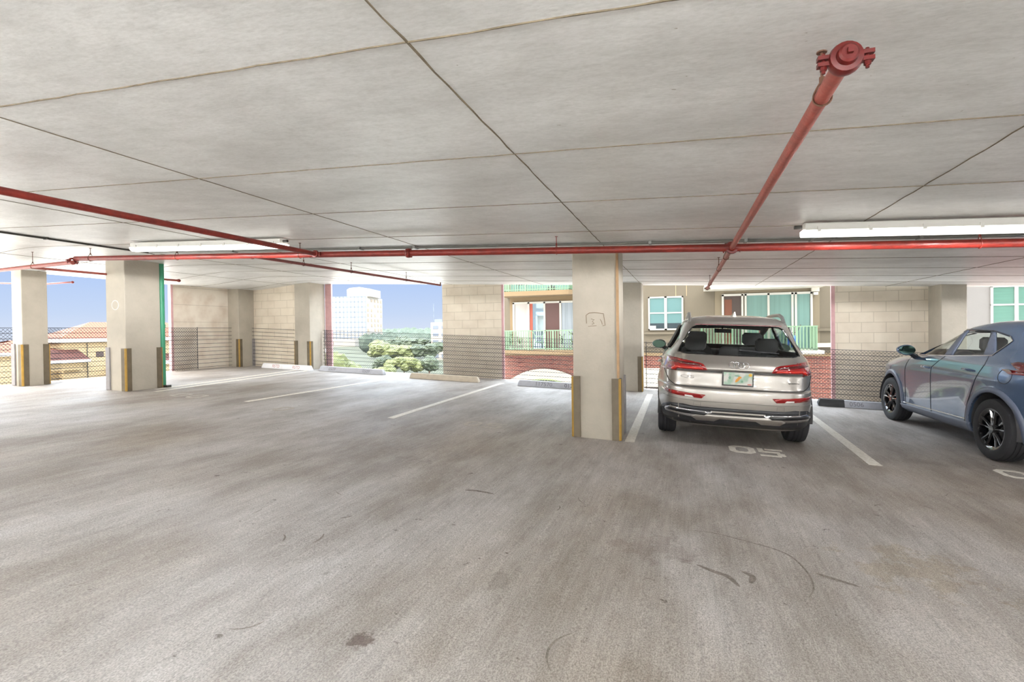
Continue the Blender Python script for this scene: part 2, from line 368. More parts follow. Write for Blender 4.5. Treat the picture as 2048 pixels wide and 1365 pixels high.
# green downpipe
dp=empty('downpipe',(-9.06,7.2,.4),'green rainwater downpipe standing against far side of broad column','downpipe')
def kp(o): return keep(o,dp)
kp(MB().tube([(-9.225,7.21,.41),(-9.225,7.21,2.69)],.052,16).build('pipe',M_green,smooth=True))
kp(MB().tube([(-9.225,7.21,1.50),(-9.225,7.21,1.56)],.060,16).build('coupling',M_green,smooth=True))
kp(MB().box((-9.23,7.15,.40),(-9.05,7.24,.44)).build('foot',M_dark))

# ------------------------------------------------------------------ paint on the floor
def stripe(x0,y0,x1,y1,w=.10):
    d=Vector((x1-x0,y1-y0,0)).normalized(); p=Vector((-d.y,d.x,0))*w/2; b=MB(); vs=[]
    for z in (.0005,.003):
        for q in (Vector((x0,y0,0))+p,Vector((x0,y0,0))-p,Vector((x1,y1,0))-p,Vector((x1,y1,0))+p): vs.append((q.x,q.y,z-S*q.x))
    b.add(vs,[(3,2,1,0),(4,5,6,7),(0,1,5,4),(1,2,6,5),(2,3,7,6),(3,0,4,7)])
    return tag(b.build('stall_line',M_line,floor),'white painted stall line')
stripe(-3.88,6.36,-3.92,11.2); stripe(-.62,6.30,-.66,10.95,.11); stripe(1.88,6.30,1.96,9.9,.12); stripe(-6.62,6.56,-6.45,11.2)
stripe(-9.0,6.9,-9.55,11.3,.09); stripe(-8.75,6.7,-9.2,11.3,.09)
stripe(4.7,6.3,4.75,11.)
def glyph(txt,x,y,w,h,m,name,parent,rotz=0,z=.0012,thin=.0015):
    cu=bpy.data.curves.new(name,'FONT'); cu.body=txt; cu.size=1; cu.extrude=0
    o=bpy.data.objects.new(name,cu); COL.objects.link(o); bpy.context.view_layer.update()
    me=bpy.data.meshes.new_from_object(o.evaluated_get(bpy.context.evaluated_depsgraph_get())); bpy.data.objects.remove(o)
    xs=[v.co.x for v in me.vertices]; ys=[v.co.y for v in me.vertices]
    x0,x1,y0,y1=min(xs),max(xs),min(ys),max(ys)
    return me,(x0,x1,y0,y1)
def floor_text(txt,x,y,w,h,m,name='stall_number'):
    me,(x0,x1,y0,y1)=glyph(txt,0,0,0,0,m,name,None)
    for v in me.vertices:
        X=x+(v.co.x-x0)/(x1-x0)*w; Y=y+(v.co.y-y0)/(y1-y0)*h; v.co=(X,Y,.0025-S*X)
    me.materials.clear(); me.materials.append(m); o=bpy.data.objects.new(name,me); COL.objects.link(o); o.parent=floor
    so=o.modifiers.new('s','SOLIDIFY'); so.thickness=.0015; so.offset=-1
    return o
def ring_glyph(cx,cy,w,h,t):
    """stencilled 0: octagonal ring, lying flat"""
    def P(s_): return [(cx+a*(w/2-s_),cy+b*(h/2-s_)) for a,b in ((-.55,-1),(.55,-1),(1,-.6),(1,.6),(.55,1),(-.55,1),(-1,.6),(-1,-.6))]
    o_,i_=P(0),P(t); b=MB(); n=8
    for z in (.0005,.003):
        b.v+=[(x,y,z-S*x) for x,y in o_+i_]
    for k in range(n):
        k2=(k+1)%n; b.f.append((16+k,16+k2,16+n+k2,16+n+k)); b.f.append((k,k2,16+k2,16+k)); b.f.append((n+k,16+n+k,16+n+k2,n+k2))
    return b
def seg5(x,y,w,h,t):
    b=MB()
    for a,c in (((x,y),(x+w*.8,y+t)),((x+w-t*1.3,y+t),(x+w,y+h*.45)),((x+t*.6,y+h*.5),(x+w*.85,y+h*.5+t)),((x,y+h*.52),(x+t,y+h)),((x+t*1.35,y+h-t),(x+w,y+h))):
        b.box((a[0],a[1],.0005),(c[0],c[1],.003),1)
    return b
ring_glyph(.62,6.47,.27,.36,.07).build('stall_number',M_line,floor)
seg5(.79,6.24,.26,.38,.06).build('stall_number',M_line,floor)
ring_glyph(3.13,6.50,.27,.34,.06).build('stall_number',M_line,floor)
ring_glyph(-2.70,6.50,.22,.30,.05).build('stall_number',M_faint,floor)
seg5(-2.52,6.32,.25,.34,.05).build('stall_number',M_faint,floor)
ring_glyph(-8.05,6.62,.24,.34,.05).build('stall_number',M_faint,floor)
ring_glyph(-7.70,6.62,.24,.34,.05).build('stall_number',M_faint,floor)
ring_glyph(-5.65,6.3,.22,.32,.05).build('stall_number',M_faint,floor)
# skid marks: a tyre arc and scuffs pressed into the concrete
M_skid=mat('tyre_mark',(100,92,84),.7,noise=.5,scale=60,rgb2=(146,138,130))
def skid(pts,w):
    b=MB(); P=[Vector((p[0],p[1],0)) for p in pts]
    for i,p in enumerate(P):
        d=(P[min(i+1,len(P)-1)]-P[max(i-1,0)]).normalized(); q=Vector((-d.y,d.x,0))*w/2*(1-abs(2*i/(len(P)-1)-1)**3*.8)
        for v in (p+q,p-q): b.v.append((v.x,v.y,.0012-S*v.x))
    for i in range(len(P)-1): a=2*i; b.f.append((a,a+1,a+3,a+2))
    return b
def arc(cx,cy,r,a0,a1,n=24,rx=1): return [(cx+rx*r*math.cos(math.radians(a0+(a1-a0)*i/n)),cy+r*math.sin(math.radians(a0+(a1-a0)*i/n))) for i in range(n+1)]
def spl(P): 
    out=[]
    for i in range(len(P)-1):
        p0=P[max(i-1,0)];p1=P[i];p2=P[i+1];p3=P[min(i+2,len(P)-1)]
        for k in range(6):
            t=k/6; out.append(tuple(.5*(2*p1[j]+(p2[j]-p0[j])*t+(2*p0[j]-5*p1[j]+4*p2[j]-p3[j])*t*t+(-p0[j]+3*p1[j]-3*p2[j]+p3[j])*t**3) for j in (0,1)))
    return out+[P[-1]]
skid(spl([(.01,3.71),(.16,3.73),(.39,3.66),(.58,3.56),(.65,3.36),(.65,3.15),(.60,3.01)]),.012).build('tyre_mark',M_skid,floor)
skid(spl([(.06,3.19),(.16,3.13),(.22,3.10),(.27,3.00)]),.035).build('tyre_mark',M_skid,floor)
skid(spl([(.30,3.20),(.35,3.15),(.33,3.06)]),.035).build('tyre_mark',M_skid,floor)
skid(spl([(.70,3.33),(.78,3.29),(.89,3.24)]),.03).build('tyre_mark',M_skid,floor)
skid(spl([(-1.70,3.90),(-1.60,3.92),(-1.45,3.90)]),.035).build('tyre_mark',M_skid,floor)
rs=random.Random(11)
for i in range(26):
    x,y=rs.uniform(-3.5,2.0),rs.uniform(1.6,5.5); a=rs.uniform(0,360); r=rs.uniform(.04,.22)
    skid(arc(x,y,r,a,a+rs.uniform(25,90),7),rs.uniform(.004,.014)).build('tyre_mark',M_skid,floor)

# ------------------------------------------------------------------ wheel stops
def wheel_stop(x0,x1,y,label,m,texts=(),dark=None,dy=0):
    """block with sloped sides, front bottom edge from (x0,y) to (x1,y+dy)"""
    root=empty('wheel_stop',(0,0,0),label,'wheel stop','wheel stops at the heads of the stalls')
    w,h,ch=.15,.125,.035; L_=x1-x0
    b=MB(); n=14; vs=[]
    prof=[(0,0),(.012,.06),(.035,h),(w-.035,h),(w-.012,.06),(w,0)]
    secs=[(0,.55),(.04,1)] if True else []
    st=[(0,.0,0.45),(.035,0,1),(L_-.035,0,1),(L_,0,.45)]
    for s_,_,k in st:
        for a,c in prof:
            X=x0+s_; vs.append((X+(0),y+dy*s_/L_+a,.002-S*X+c*k if c>0 else .002-S*X))
    q=len(prof)
    fs=[]
    for i in range(3):
        for j in range(q): fs.append((i*q+j,i*q+(j+1)%q,(i+1)*q+(j+1)%q,(i+1)*q+j))
    fs.append(tuple(range(q))); fs.append(tuple(range(3*q,4*q)))
    b.add(vs,fs); body=b.build('body',m,root,bevel=.006)
    for t,u,tw,tm in texts:
        me,(a0,a1,b0,b1)=glyph(t,0,0,0,0,tm,'t',None)
        for v in me.vertices:
            X=x0+u+(v.co.x-a0)/(a1-a0)*tw; k=(v.co.y-b0)/(b1-b0)*.075+.03
            yy=.012*k/.06 if k<.06 else .012+(k-.06)/(h-.06)*.023
            v.co=(X,y+dy*(X-x0)/L_+yy-.0025,.002-S*X+k)
        me.materials.clear(); me.materials.append(tm); o=bpy.data.objects.new('stencil_text',me); COL.objects.link(o); o.parent=root
    if dark:
        c=MB(); vs=[]
        for s_,k in ((-.004,.42),(.033,1.03),(dark,1.03)):
            for a,cc in ((-.003,.0),(.009,.06),(.032,h),(w-.032,h)):
                X=x0+s_; vs.append((X,y+dy*s_/L_+a,.003-S*X+cc*k))
        c.add(vs,[(i*4+j,i*4+j+1,(i+1)*4+j+1,(i+1)*4+j) for i in range(2) for j in range(3)]+[(0,1,2,3)])
        c.build('black_painted_end',M_black,root,fix=False)
    return root
wheel_stop(-10.62,-9.42+.35,11.05,'bright white wheel stop with red stencilled letters in the far left corner',mat('stop_white',(236,236,238),.6,noise=.08),[('R5TD',.36,.22,M_tread),('R5TD',1.0,.22,M_tread)])
wheel_stop(-8.92,-7.03,11.2,'grey-white wheel stop in front of the open bay with tower view',M_stopgrey,[('0509',.3,.2,M_gtext),('0509',1.3,.2,M_gtext)])
wheel_stop(-6.16,-4.42,10.95,'cream unmarked wheel stop in front of the block wall panel',M_stopcream,[])
wheel_stop(-3.47,-1.62,10.9,'pale wheel stop with faded stencil standing left of the nearest column',M_stopgrey,[('117570',.42,.36,M_gtext),('0121',1.05,.22,mat('dark_stencil',(90,92,104),.7)),('117',1.62,.16,M_gtext)])
wheel_stop(2.36,4.3,10.92,'wheel stop with black painted end between the silver and blue SUVs',M_stopgrey,[('0506',.5,.22,M_gtext),('0506',1.15,.22,M_gtext)],dark=.42)

# ------------------------------------------------------------------ cable and chain-link guard rails
def fence(p,q,label,meshspan=None,h=1.03,z0=.05,post=(),ncab=11,cables=True):
    root=empty('chain_link_fence' if meshspan else 'cable_barrier',(0,0,0),label,'fence' if meshspan else 'cable barrier','guard rails round the deck edge')
    P,Q=Vector((*p,0)),Vector((*q,0)); D=Q-P; L_=D.length; d=D/L_
    def at(u,z): v=P+d*u; return (v.x,v.y,z-S*v.x)
    for i in range(ncab):
        z=z0+(h-z0)*i/(ncab-1)
        MB().tube([at(0,z),at(L_,z)],.0052,6).build('cable',M_cable,root)
    if meshspan:
        a,b=meshspan; pitch=.062; wr=.0030; g=MB(); H=h-.03
        nrm=Vector((-d.y,d.x,0))
        def seg(u0,z0_,u1,z1_,off):
            A=Vector(at(u0,z0_))+nrm*off; B=Vector(at(u1,z1_))+nrm*off; t=(B-A).normalized(); pr=t.cross(nrm).normalized()
            vs=[A+pr*wr,A-pr*.5*wr+nrm*wr*.87,A-pr*.5*wr-nrm*wr*.87]; vs+=[v+(B-A) for v in vs]
            g.add(vs,[(0,1,4,3),(1,2,5,4),(2,0,3,5)])
        k=a-H
        while k<b:
            u0=max(k,a); z_0=.02+(u0-k); u1=min(k+H,b); z_1=.02+(u1-k)
            if u1-u0>.01:
                seg(u0,z_0,u1,z_1,.006)
                seg(a+b-u0,z_0,a+b-u1,z_1,-.006)
            k+=pitch
        g.build('chain_link_mesh',M_wire,root,fix=False)
    for u in post:
        MB().tube([at(u,.01),at(u,h+.02)],.007,6).build('lacing_wire',M_cable,root)
    return root
fence((-9.28,11.85),(-1.20,11.85),'long chain-link guard fence across the back from the corner column to the nearest column',(0.05,8.05),post=(.06,.12))
fence((-.83,11.78),(4.47,11.78),'chain-link guard fence behind the two parked SUVs',(0.02,5.28),post=(.05,))
fence((-11.42,6.5),(-11.42,10.88),'chain-link and cable guard fence along left edge in front of the side wall',(0.02,3.35),post=(3.35,))
fence((-11.47,1.0),(-11.47,6.9),'chain-link guard fence at left edge of the picture beside the slim column',(0.0,5.9))
fence((-11.19,11.34),(-9.78,11.34),'bare horizontal cables without mesh across the corner bay',None)

# ------------------------------------------------------------------ sprinkler pipes
def PZ(x,h): return h-S*x
def coupling(root,c,axis,r,m,bolts=True):
    cx,cy,cz_=c; w=r*.75
    prof=[(r*.95,-w),(r*1.38,-w*.9),(r*1.5,-w*.35),(r*1.5,w*.35),(r*1.38,w*.9),(r*.95,w)]
    b=MB().lathe(prof,c,axis,20)
    e=r*1.4
    for s_ in (-1,1):
        if axis=='y': 
            b.box((cx+s_*e-r*.12 if s_>0 else cx-e-r*.95,cy-w*.5,cz_+r*.12),(cx+e+r*.95 if s_>0 else cx-e+r*.12,cy+w*.5,cz_+r*.5))
            b.box((cx+s_*e-r*.12 if s_>0 else cx-e-r*.95,cy-w*.5,cz_-r*.5),(cx+e+r*.95 if s_>0 else cx-e+r*.12,cy+w*.5,cz_-r*.12))
        else:
            for q in (1,-1): b.box((cx-w*.5,cy+(e-r*.12 if s_>0 else -e-r*.95),cz_+(r*.12 if q>0 else -r*.5)),(cx+w*.5,cy+(e+r*.95 if s_>0 else -e+r*.12),cz_+(r*.5 if q>0 else -r*.12)))
    o=b.build('coupling',m,root,smooth=True)
    if bolts:
        for s_ in (-1,1):
            bx=(cx+s_*e*1.3,cy) if axis=='y' else (cx,cy+s_*e*1.3)
            MB().tube([(bx[0],bx[1],cz_-r*1.15),(bx[0],bx[1],cz_+r*.75)],r*.17,6).tube([(bx[0],bx[1],cz_-r*.85),(bx[0],bx[1],cz_-r*.5)],r*.32,6).build('bolt',m,o)
    return o
def hanger(root,x,y,z,r,m=None,axis='y'):
    m=m or M_rust
    zt=cz(x)+.002
    b=MB().tube([(x,y,z+r+.03),(x,y,zt)],.0045,6).tube([(x,y,zt-.006),(x,y,zt)],.016,10)
    pts=[]
    for k in range(25):
        t=math.radians(-90+360*k/24); rr=r+.004
        a,c=rr*math.cos(t),rr*math.sin(t)
        if c>0: c*=1+.9*(c/rr)*(1-abs(a)/rr); a*=.92
        pts.append((x+a,y,z+c) if axis=='y' else (x,y+a,z+c))
    b.tube(pts,.0035,5)
    b.tube([(x,y,z+r+.018),(x,y,z+r+.042)],.009,6)
    return b.build('hanger',m,root,smooth=True)
HP=2.15
main=empty('sprinkler_main',(0,0,0),'large red sprinkler main running the width of the deck under the slab','pipe')
MB().tube([(-8.62,5.4,PZ(-8.62,HP)),(7.5,5.4,PZ(7.5,HP))],.0365,20).build('pipe',M_red,main,smooth=True)
for x in (-1.265,2.37,-4.55,-8.3,-6.6): hanger(main,x,5.4,PZ(x,HP),.0365,M_red if x>-2 else M_rust,'x')
coupling(main,(-3.02,5.4,PZ(-3.02,HP)),'x',.037,M_red)
def branch(label,x0,x1,y0,y1,r,m,hang,h0=HP,h1=HP,cap0=False,cap1=False):
    root=empty('sprinkler_branch_pipe',(0,0,0),label,'pipe','sprinkler branch pipes')
    def at(t): x=x0+(x1-x0)*t; return (x,y0+(y1-y0)*t,(h0+(h1-h0)*t)-S*x)
    MB().tube([at(0),at(1)],r,18).build('pipe',m,root,smooth=True)
    for yy in hang:
        a=at((yy-y0)/(y1-y0)); hanger(root,a[0],a[1],a[2],r)
    return root,at
rb,at=branch('pale red branch pipe running overhead from its capped end towards the right balcony',.445,.445,1.72,10.76,.0245,M_pink,(1.98,6.1,7.3,9.7))
# capped near end
c=at(0); cc=coupling(rb,(c[0],c[1]+.0,c[2]),'y',.030,mat('deep_red_cap',(96,18,14),.4,noise=.3,scale=40),True)
MB().lathe([(.0,-.045),(.020,-.045),(.026,-.040),(.0285,-.02),(.0285,.0)],c,'y',20).build('end_cap',MATS['deep_red_cap'],rb,smooth=True)
MB().box((c[0]-.007,c[1]-.058,c[2]-.007),(c[0]+.007,c[1]-.04,c[2]+.007)).build('plug',MATS['deep_red_cap'],rb)
coupling(rb,(.445,5.40,PZ(.445,HP)),'y',.040,MATS['deep_red_cap'])
coupling(rb,(.445,10.76,PZ(.445,HP)),'y',.025,M_rust)
lb,at=branch('dark red branch pipe crossing the upper left ceiling down to the main',-4.27,-4.27,-3.0,5.36,.0275,M_red,())
coupling(lb,(-4.27,5.34,PZ(-4.27,HP)),'y',.030,M_red)
lb2,at=branch('thin red branch pipe slanting from the main towards the tower view',-5.36,-5.0,5.40,10.3,.021,mat('dull_red_pipe',(142,74,70),.45,noise=.25,scale=14),(6.35,7.4,9.0))
coupling(lb2,(-5.36,5.46,PZ(-5.36,HP)),'y',.024,M_red)
MB().tube([(at(1)[0],at(1)[1],at(1)[2]),(at(1)[0],at(1)[1],at(1)[2]+.06)],.014,8).build('sprinkler_head',M_rust,lb2)
lm=empty('sprinkler_end_pipe',(0,0,0),'pale red pipe dropping from the main coupling to the left picture edge','pipe')
MB().tube([(-8.62,5.36,2.468),(-9.6,5.38,2.455),(-11.5,5.42,2.42)],.030,18).build('pipe',M_pink,lm,smooth=True)
coupling(lm,(-8.66,5.38,2.49),'x',.036,M_red)
hanger(lm,-9.55,5.38,2.456,.030,None,'x')
l3,at=branch('short red branch pipe passing behind the broad column to a capped stub',-9.72,-9.40,5.45,7.72,.020,M_pink,(7.3,),2.03,2.02)
coupling(l3,at(1),'y',.02,M_red); MB().tube([(at(.86)[0],at(.86)[1],at(.86)[2]),(at(.86)[0],at(.86)[1],at(.86)[2]+.07)],.012,8).build('sprinkler_head',M_red,l3)
l4=empty('sprinkler_stub_pipe',(0,0,0),'short red capped pipe beside the slim column at deck edge','pipe')
MB().tube([(-13.3,6.9,2.478),(-11.9,6.9,2.402),(-11.3,6.93,2.410),(-11.22,6.95,2.412)],.016,12).build('pipe',M_red,l4,smooth=True)
MB().ico((-11.2,6.955,2.412),.026,2).build('end_cap',M_red,l4,smooth=True)

# ------------------------------------------------------------------ conduits
cb=empty('electrical_conduit',(0,0,0),'thin dark conduit clipped to ceiling above the left light fixture','conduit','ceiling conduits')
MB().tube([(-7.74,-2,PZ(-7.74,2.285)),(-7.74,5.95,PZ(-7.74,2.285))],.011,8).build('tube',M_dark,cb)
for yy in (1.5,3.,4.5): MB().box((-7.775,yy,PZ(-7.74,2.272)),(-7.705,yy+.02,PZ(-7.74,2.301))).build('clip',M_dark,cb)
cg=empty('electrical_conduit',(0,0,0),'long pair of grey conduits running behind the red main','conduit','ceiling conduits')
for dy,zz in ((0,2.285),(.06,2.285)):
    MB().tube([(-7.7,5.84+dy,PZ(-7.7,zz)),(7.5,5.84+dy,PZ(7.5,zz))],.010,8).build('tube',M_grey,cg)
for x in (-6.1,-4.0,-3.2,-.35,.6,1.2,2.1): MB().box((x,5.82,PZ(x,2.268)),(x+.03,5.92,PZ(x,2.30))).build('clip',M_grey,cg)

# ------------------------------------------------------------------ fluorescent fixtures
M_hous=mat('fixture_housing',(214,212,206),.5,noise=.06)
def tube_light(x0,y0,label,group='strip lights on the ceiling',vis=True,pw=1):
    L_=2.44; root=empty('strip_light',(x0,y0,0),label,'light fixture',group)
    def z(x,h): return h-S*x
    def bar(prof,a,b,name,m,**k):
        g=MB(); vs=[]
        for X in (a,b):
            for yy,zz in prof: vs.append((X,y0+yy,z(X,zz)))
        n=len(prof); g.add(vs,[(i,(i+1)%n,n+(i+1)%n,n+i) for i in range(n)]+[tuple(range(n)),tuple(range(n,2*n))])
        o=g.build(name,m,**k); keep(o,root); return o
    if vis:
        bar([(-.07,2.22),(-.065,2.275),(-.04,2.285),(.04,2.285),(.065,2.275),(.07,2.22)],x0+.02,x0+L_-.02,'housing',M_hous)
        ng=MB(); n0=0
        dif=bar([(-.066,2.222),(-.060,2.19),(-.035,2.172),(.035,2.172),(.060,2.19),(.066,2.222)],x0,x0+L_,'diffuser',mat('lit_diffuser',(255,250,240),.4,emit=2.2))
        for i in range(7):
            X=x0+.12+i*(L_-.24)/6
            o=MB().box((X-.012,y0-.078,z(X,2.205)),(X+.012,y0-.066,z(X,2.245))).build('clip',M_hous); keep(o,root)
        xe=x0-.03 if x0>0 else x0+L_+.03
        o=MB().tube([(xe-.03,y0-.03,z(xe,2.25)),(xe+.03,y0-.03,z(xe,2.25))],.016,10).build('cable_gland',M_dark); keep(o,root)
    for k in range(3):
        la=bpy.data.lights.new('strip_lamp','SPOT'); la.spot_size=math.radians(179.5); la.spot_blend=.03; la.shadow_soft_size=.09; la.energy=LAMP_W*pw; la.color=(.985,.985,1)
        # wide batwing distribution of the luminaire
        la.use_nodes=True; lt=la.node_tree; em_=lt.nodes['Emission']; tc_=N(lt,'ShaderNodeTexCoord'); sp_=N(lt,'ShaderNodeSeparateXYZ'); lt.links.new(tc_.outputs['Normal'],sp_.inputs[0])
        ab=N(lt,'ShaderNodeMath',operation='ABSOLUTE'); lt.links.new(sp_.outputs['Z'],ab.inputs[0]); mx_=N(lt,'ShaderNodeMath',operation='MAXIMUM'); lt.links.new(ab.outputs[0],mx_.inputs[0]); mx_.inputs[1].default_value=.24
        pw_=N(lt,'ShaderNodeMath',operation='POWER'); lt.links.new(mx_.outputs[0],pw_.inputs[0]); pw_.inputs[1].default_value=-2.1; lt.links.new(pw_.outputs[0],em_.inputs['Strength'])
        X=x0+L_*(k+.5)/3; lo=bpy.data.objects.new('strip_lamp',la); COL.objects.link(lo); lo.location=(X,y0,z(X,2.09)); lo.rotation_euler=(0,.0439,0); keep(lo,root)
    return root
tube_light(-6.86,5.0,'lit strip light on the left ceiling crossed by a red branch pipe')
tube_light(.96,5.0,'lit strip light at right above the orange part of the main')
for x,y,w_n in ((-6.86,-2.2,'behind the camera on its left'),(.96,-2.2,'behind the camera on its right'),(8.8,5.,'beyond the right picture edge'),(8.8,-2.2,'far behind the camera to the right'),(-6.86,-7.5,'near the rear parapet at left'),(.96,-7.5,'near the rear parapet at right')):  # strip lights added out of view to brighten the deck
    tube_light(x,y,'added fill strip light on the ceiling '+w_n,pw=.3 if y<0 else 1)
tube_light(7.2,9.4,'added fill strip light out of view above the far right stalls')  # one more added out of view to brighten the far right

M_fillglow=mat('fill_trough_glow',(255,246,232),.4,emit=6)
def fill_light(x,y,w=FILL_W):  # unseen lamps added behind the camera to brighten the ceiling
    root=empty('added_ceiling_fill',(x,y,0),'added fill light shining up at the ceiling behind the camera','light fixture','added ceiling fill lights')
    z=lambda X,h:h-S*X
    b=MB(); vs=[]
    for X in (x,x+2.4):
        for yy,zz in ((-.12,1.86),(-.05,1.80),(.05,1.80),(.12,1.86),(.10,1.86),(0,1.82),(-.10,1.86)): vs.append((X,y+yy,z(X,zz)))
    b.add(vs,[(i,(i+1)%7,7+(i+1)%7,7+i) for i in range(7)]); keep(b.build('trough',M_hous),root)
    for X in (x+.3,x+2.1): keep(MB().tube([(X,y,z(X,1.82)),(X,y,cz(X))],.004,5).build('suspension_rod',M_grey),root)
    la=bpy.data.lights.new('ceiling_fill_lamp','AREA'); la.shape='RECTANGLE'; la.size=2.3; la.size_y=.18; la.energy=w; la.color=(.96,.985,1)
    lo=bpy.data.objects.new('ceiling_fill_lamp',la); COL.objects.link(lo); lo.location=(x+1.2,y,z(x+1.2,1.87)); lo.rotation_euler=(math.pi,.0439*-1,0); keep(lo,root)
    return root
_k=0
for x,a_ in ((-9.5,'far left'),(-5.5,'left'),(-1.5,'middle'),(2.5,'right'),(6.5,'far right')):
    for y,b_n in ((-1.6,'nearer'),(-5.,'farther')):
        r_l=fill_light(x,y); r_l['label']='added fill light behind the camera, '+a_+' one of the '+b_n+' row'

# ------------------------------------------------------------------ the world outside the deck
GZ=-9.
M_ground=mat('outside_ground',(206,202,194),.9,noise=.3,scale=.05)
M_grass=mat('outside_grass',(50,56,36),.9,noise=.35,scale=.08)
g=MB().box((-900,-500,GZ-.5),(900,1800,GZ)).build('ground_outside',M_ground); tag(g,'pale ground far below the deck',None,None,'structure')
# facing apartment building (Y = 27)
M_stucco=mat('tan_stucco',(88,81,69),.85,noise=.06,scale=1.5,bump=.2)
M_stuccog=mat('grey_stucco',(100,98,97),.85,noise=.06,scale=1.5,bump=.25)
M_recess=mat('apricot_stucco',(108,91,67),.85,noise=.05)
M_trimw=mat('white_trim',(176,172,162),.6)
M_frame=mat('window_frame_white',(168,166,160),.5)
M_glassg=mat('green_tinted_glass',(70,110,104),.06,spec=.8)
M_blind=mat('green_blind',(90,124,118),.5)
M_blindw=mat('white_blind',(160,158,154),.6)
M_darkin=mat('dark_interior',(52,40,36),.5)
M_rail=mat('pale_green_railing',(94,120,96),.5)
M_bluegl=mat('blue_reflection_glass',(120,148,160),.1)
ap=empty('apartment_building',(0,27,0),'tan stucco apartment building with red brick base facing the deck','building')
def A(mb,name,m,parent=None,**k):
    o=mb.build(name,m,**k)
    if parent is None: keep(o,ap)
    else: o.parent=parent; bpy.context.view_layer.update(); o.matrix_parent_inverse=parent.matrix_world.inverted()
    return o
YFc=27.
A(MB().box((-10.6,YFc,.12),(9.2,YFc+8,8)),'stucco_wall',M_stucco)
A(MB().box((9.2,YFc,.12),(24,YFc+8,8)),'grey_wall',M_stuccog)
# brick base with arched opening
def arch_pts(cx,cz_,r,x0,x1,n=20):
    return [(x0+(x1-x0)*i/n,cz_+math.sqrt(max(r*r-(x0+(x1-x0)*i/n-cx)**2,0))) for i in range(n+1)]
ro=3.30; cxA=-7.05; czA=-.70-ro; hw=2.75
poly=[(-10.6,.12),(-10.6,GZ),(cxA-hw,GZ)]+arch_pts(cxA,czA,ro,cxA-hw,cxA+hw)+[(cxA+hw,GZ),(24,GZ),(24,.12)]
A(MB().prism([(a,b) for a,b in poly],1,YFc-.02,YFc+.4),'brick_base',M_brick)
outer=arch_pts(cxA,czA,ro,cxA-hw,cxA+hw); inner=arch_pts(cxA,czA-.02,ro-.5,cxA-hw+.55,cxA+hw-.55)
A(MB().prism(outer+[(cxA+hw,GZ),(cxA+hw-.55,GZ)]+inner[::-1]+[(cxA-hw+.55,GZ),(cxA-hw,GZ)],1,YFc-.08,YFc+.3),'arch_surround',M_trimw)
gl=A(MB().box((cxA-hw,YFc+.2,GZ),(cxA+hw,YFc+.3,-.9)),'arch_window',M_darkin)
i2=arch_pts(cxA,czA-.02,ro-.50,cxA-hw+.55,cxA+hw-.55); i3=arch_pts(cxA,czA-.02,ro-.60,cxA-hw+.65,cxA+hw-.65)
fr=MB().prism(i2+i3[::-1],1,YFc+.05,YFc+.15)
fr.box((cxA-.9,YFc+.05,-6),(cxA-.82,YFc+.15,-1.35)).box((cxA+1.15,YFc+.05,-6),(cxA+1.23,YFc+.15,-1.4))
fr.tube([(cxA-.55,YFc+.1,-2.2),(cxA+.05,YFc+.1,-1.2),(cxA+.6,YFc+.1,-2.2)],.04,4)
A(fr,'arch_window_frame',mat('green_frame',(150,170,120),.5),gl)
A(MB().box((-10.6,YFc-.12,.0),(24,YFc+.02,.14)),'base_ledge',M_recess)
# white patch and dark recess low at the right of the far column
A(MB().box((-2.3,YFc-.1,-1.55),(-1.1,YFc-.02,-.62)),'white_panel',M_trimw)
A(MB().box((-2.6,YFc-.14,-4.5),(-.2,YFc-.06,-1.55)),'dark_opening',M_darkin)
def window(x0,x1,z0,z1,cols,rows,blind,name='window',y=YFc,fw_=.07,bl=None,low=0):
    w=MB(); d=.06
    w.box((x0,y-d,z0),(x0+fw_,y+.02,z1)).box((x1-fw_,y-d,z0),(x1,y+.02,z1)).box((x0,y-d,z0),(x1,y+.02,z0+fw_)).box((x0,y-d,z1-fw_),(x1,y+.02,z1))
    for c in cols: w.box((c-.06,y-d,z0),(c+.06,y+.02,z1))
    for r_ in rows: w.box((x0,y-d+.01,r_-.03),(x1,y+.02,r_+.03))
    f=A(w,name,M_frame)
    A(MB().box((x0+.02,y-.025,z0+.02),(x1-.02,y-.015,z1-.02)),'pane',blind,f)
    return f
# double window with cellular blinds
w=window(-1.66,.0,1.28,2.94,[-.83],[2.13],mat('teal_blind_glass',(74,104,106),.25,spec=.5))
for a,b in ((-1.60,-.90),(-.76,-.06)):
    A(MB().box((a,YFc-.035,1.34),(b,YFc-.027,1.62)),'lower_pane',mat('night_glass',(38,48,54),.1),w)
A(MB().box((-1.62,YFc-.03,1.36),(-1.3,YFc-.05,1.50)),'white_ornament',M_blindw,w)
A(MB().box((-1.9,YFc-.12,1.08),(.2,YFc,1.18)),'sill',M_stucco)
A(MB().box((-2.2,YFc-.10,.42),(.4,YFc,.62)),'string_course',M_stucco)
window(12.20,14.0,1.28,2.96,[13.05],[2.16],mat('dark_slat_glass',(64,98,88),.2,noise=.25,scale=1,stretch=(1,1,60)))
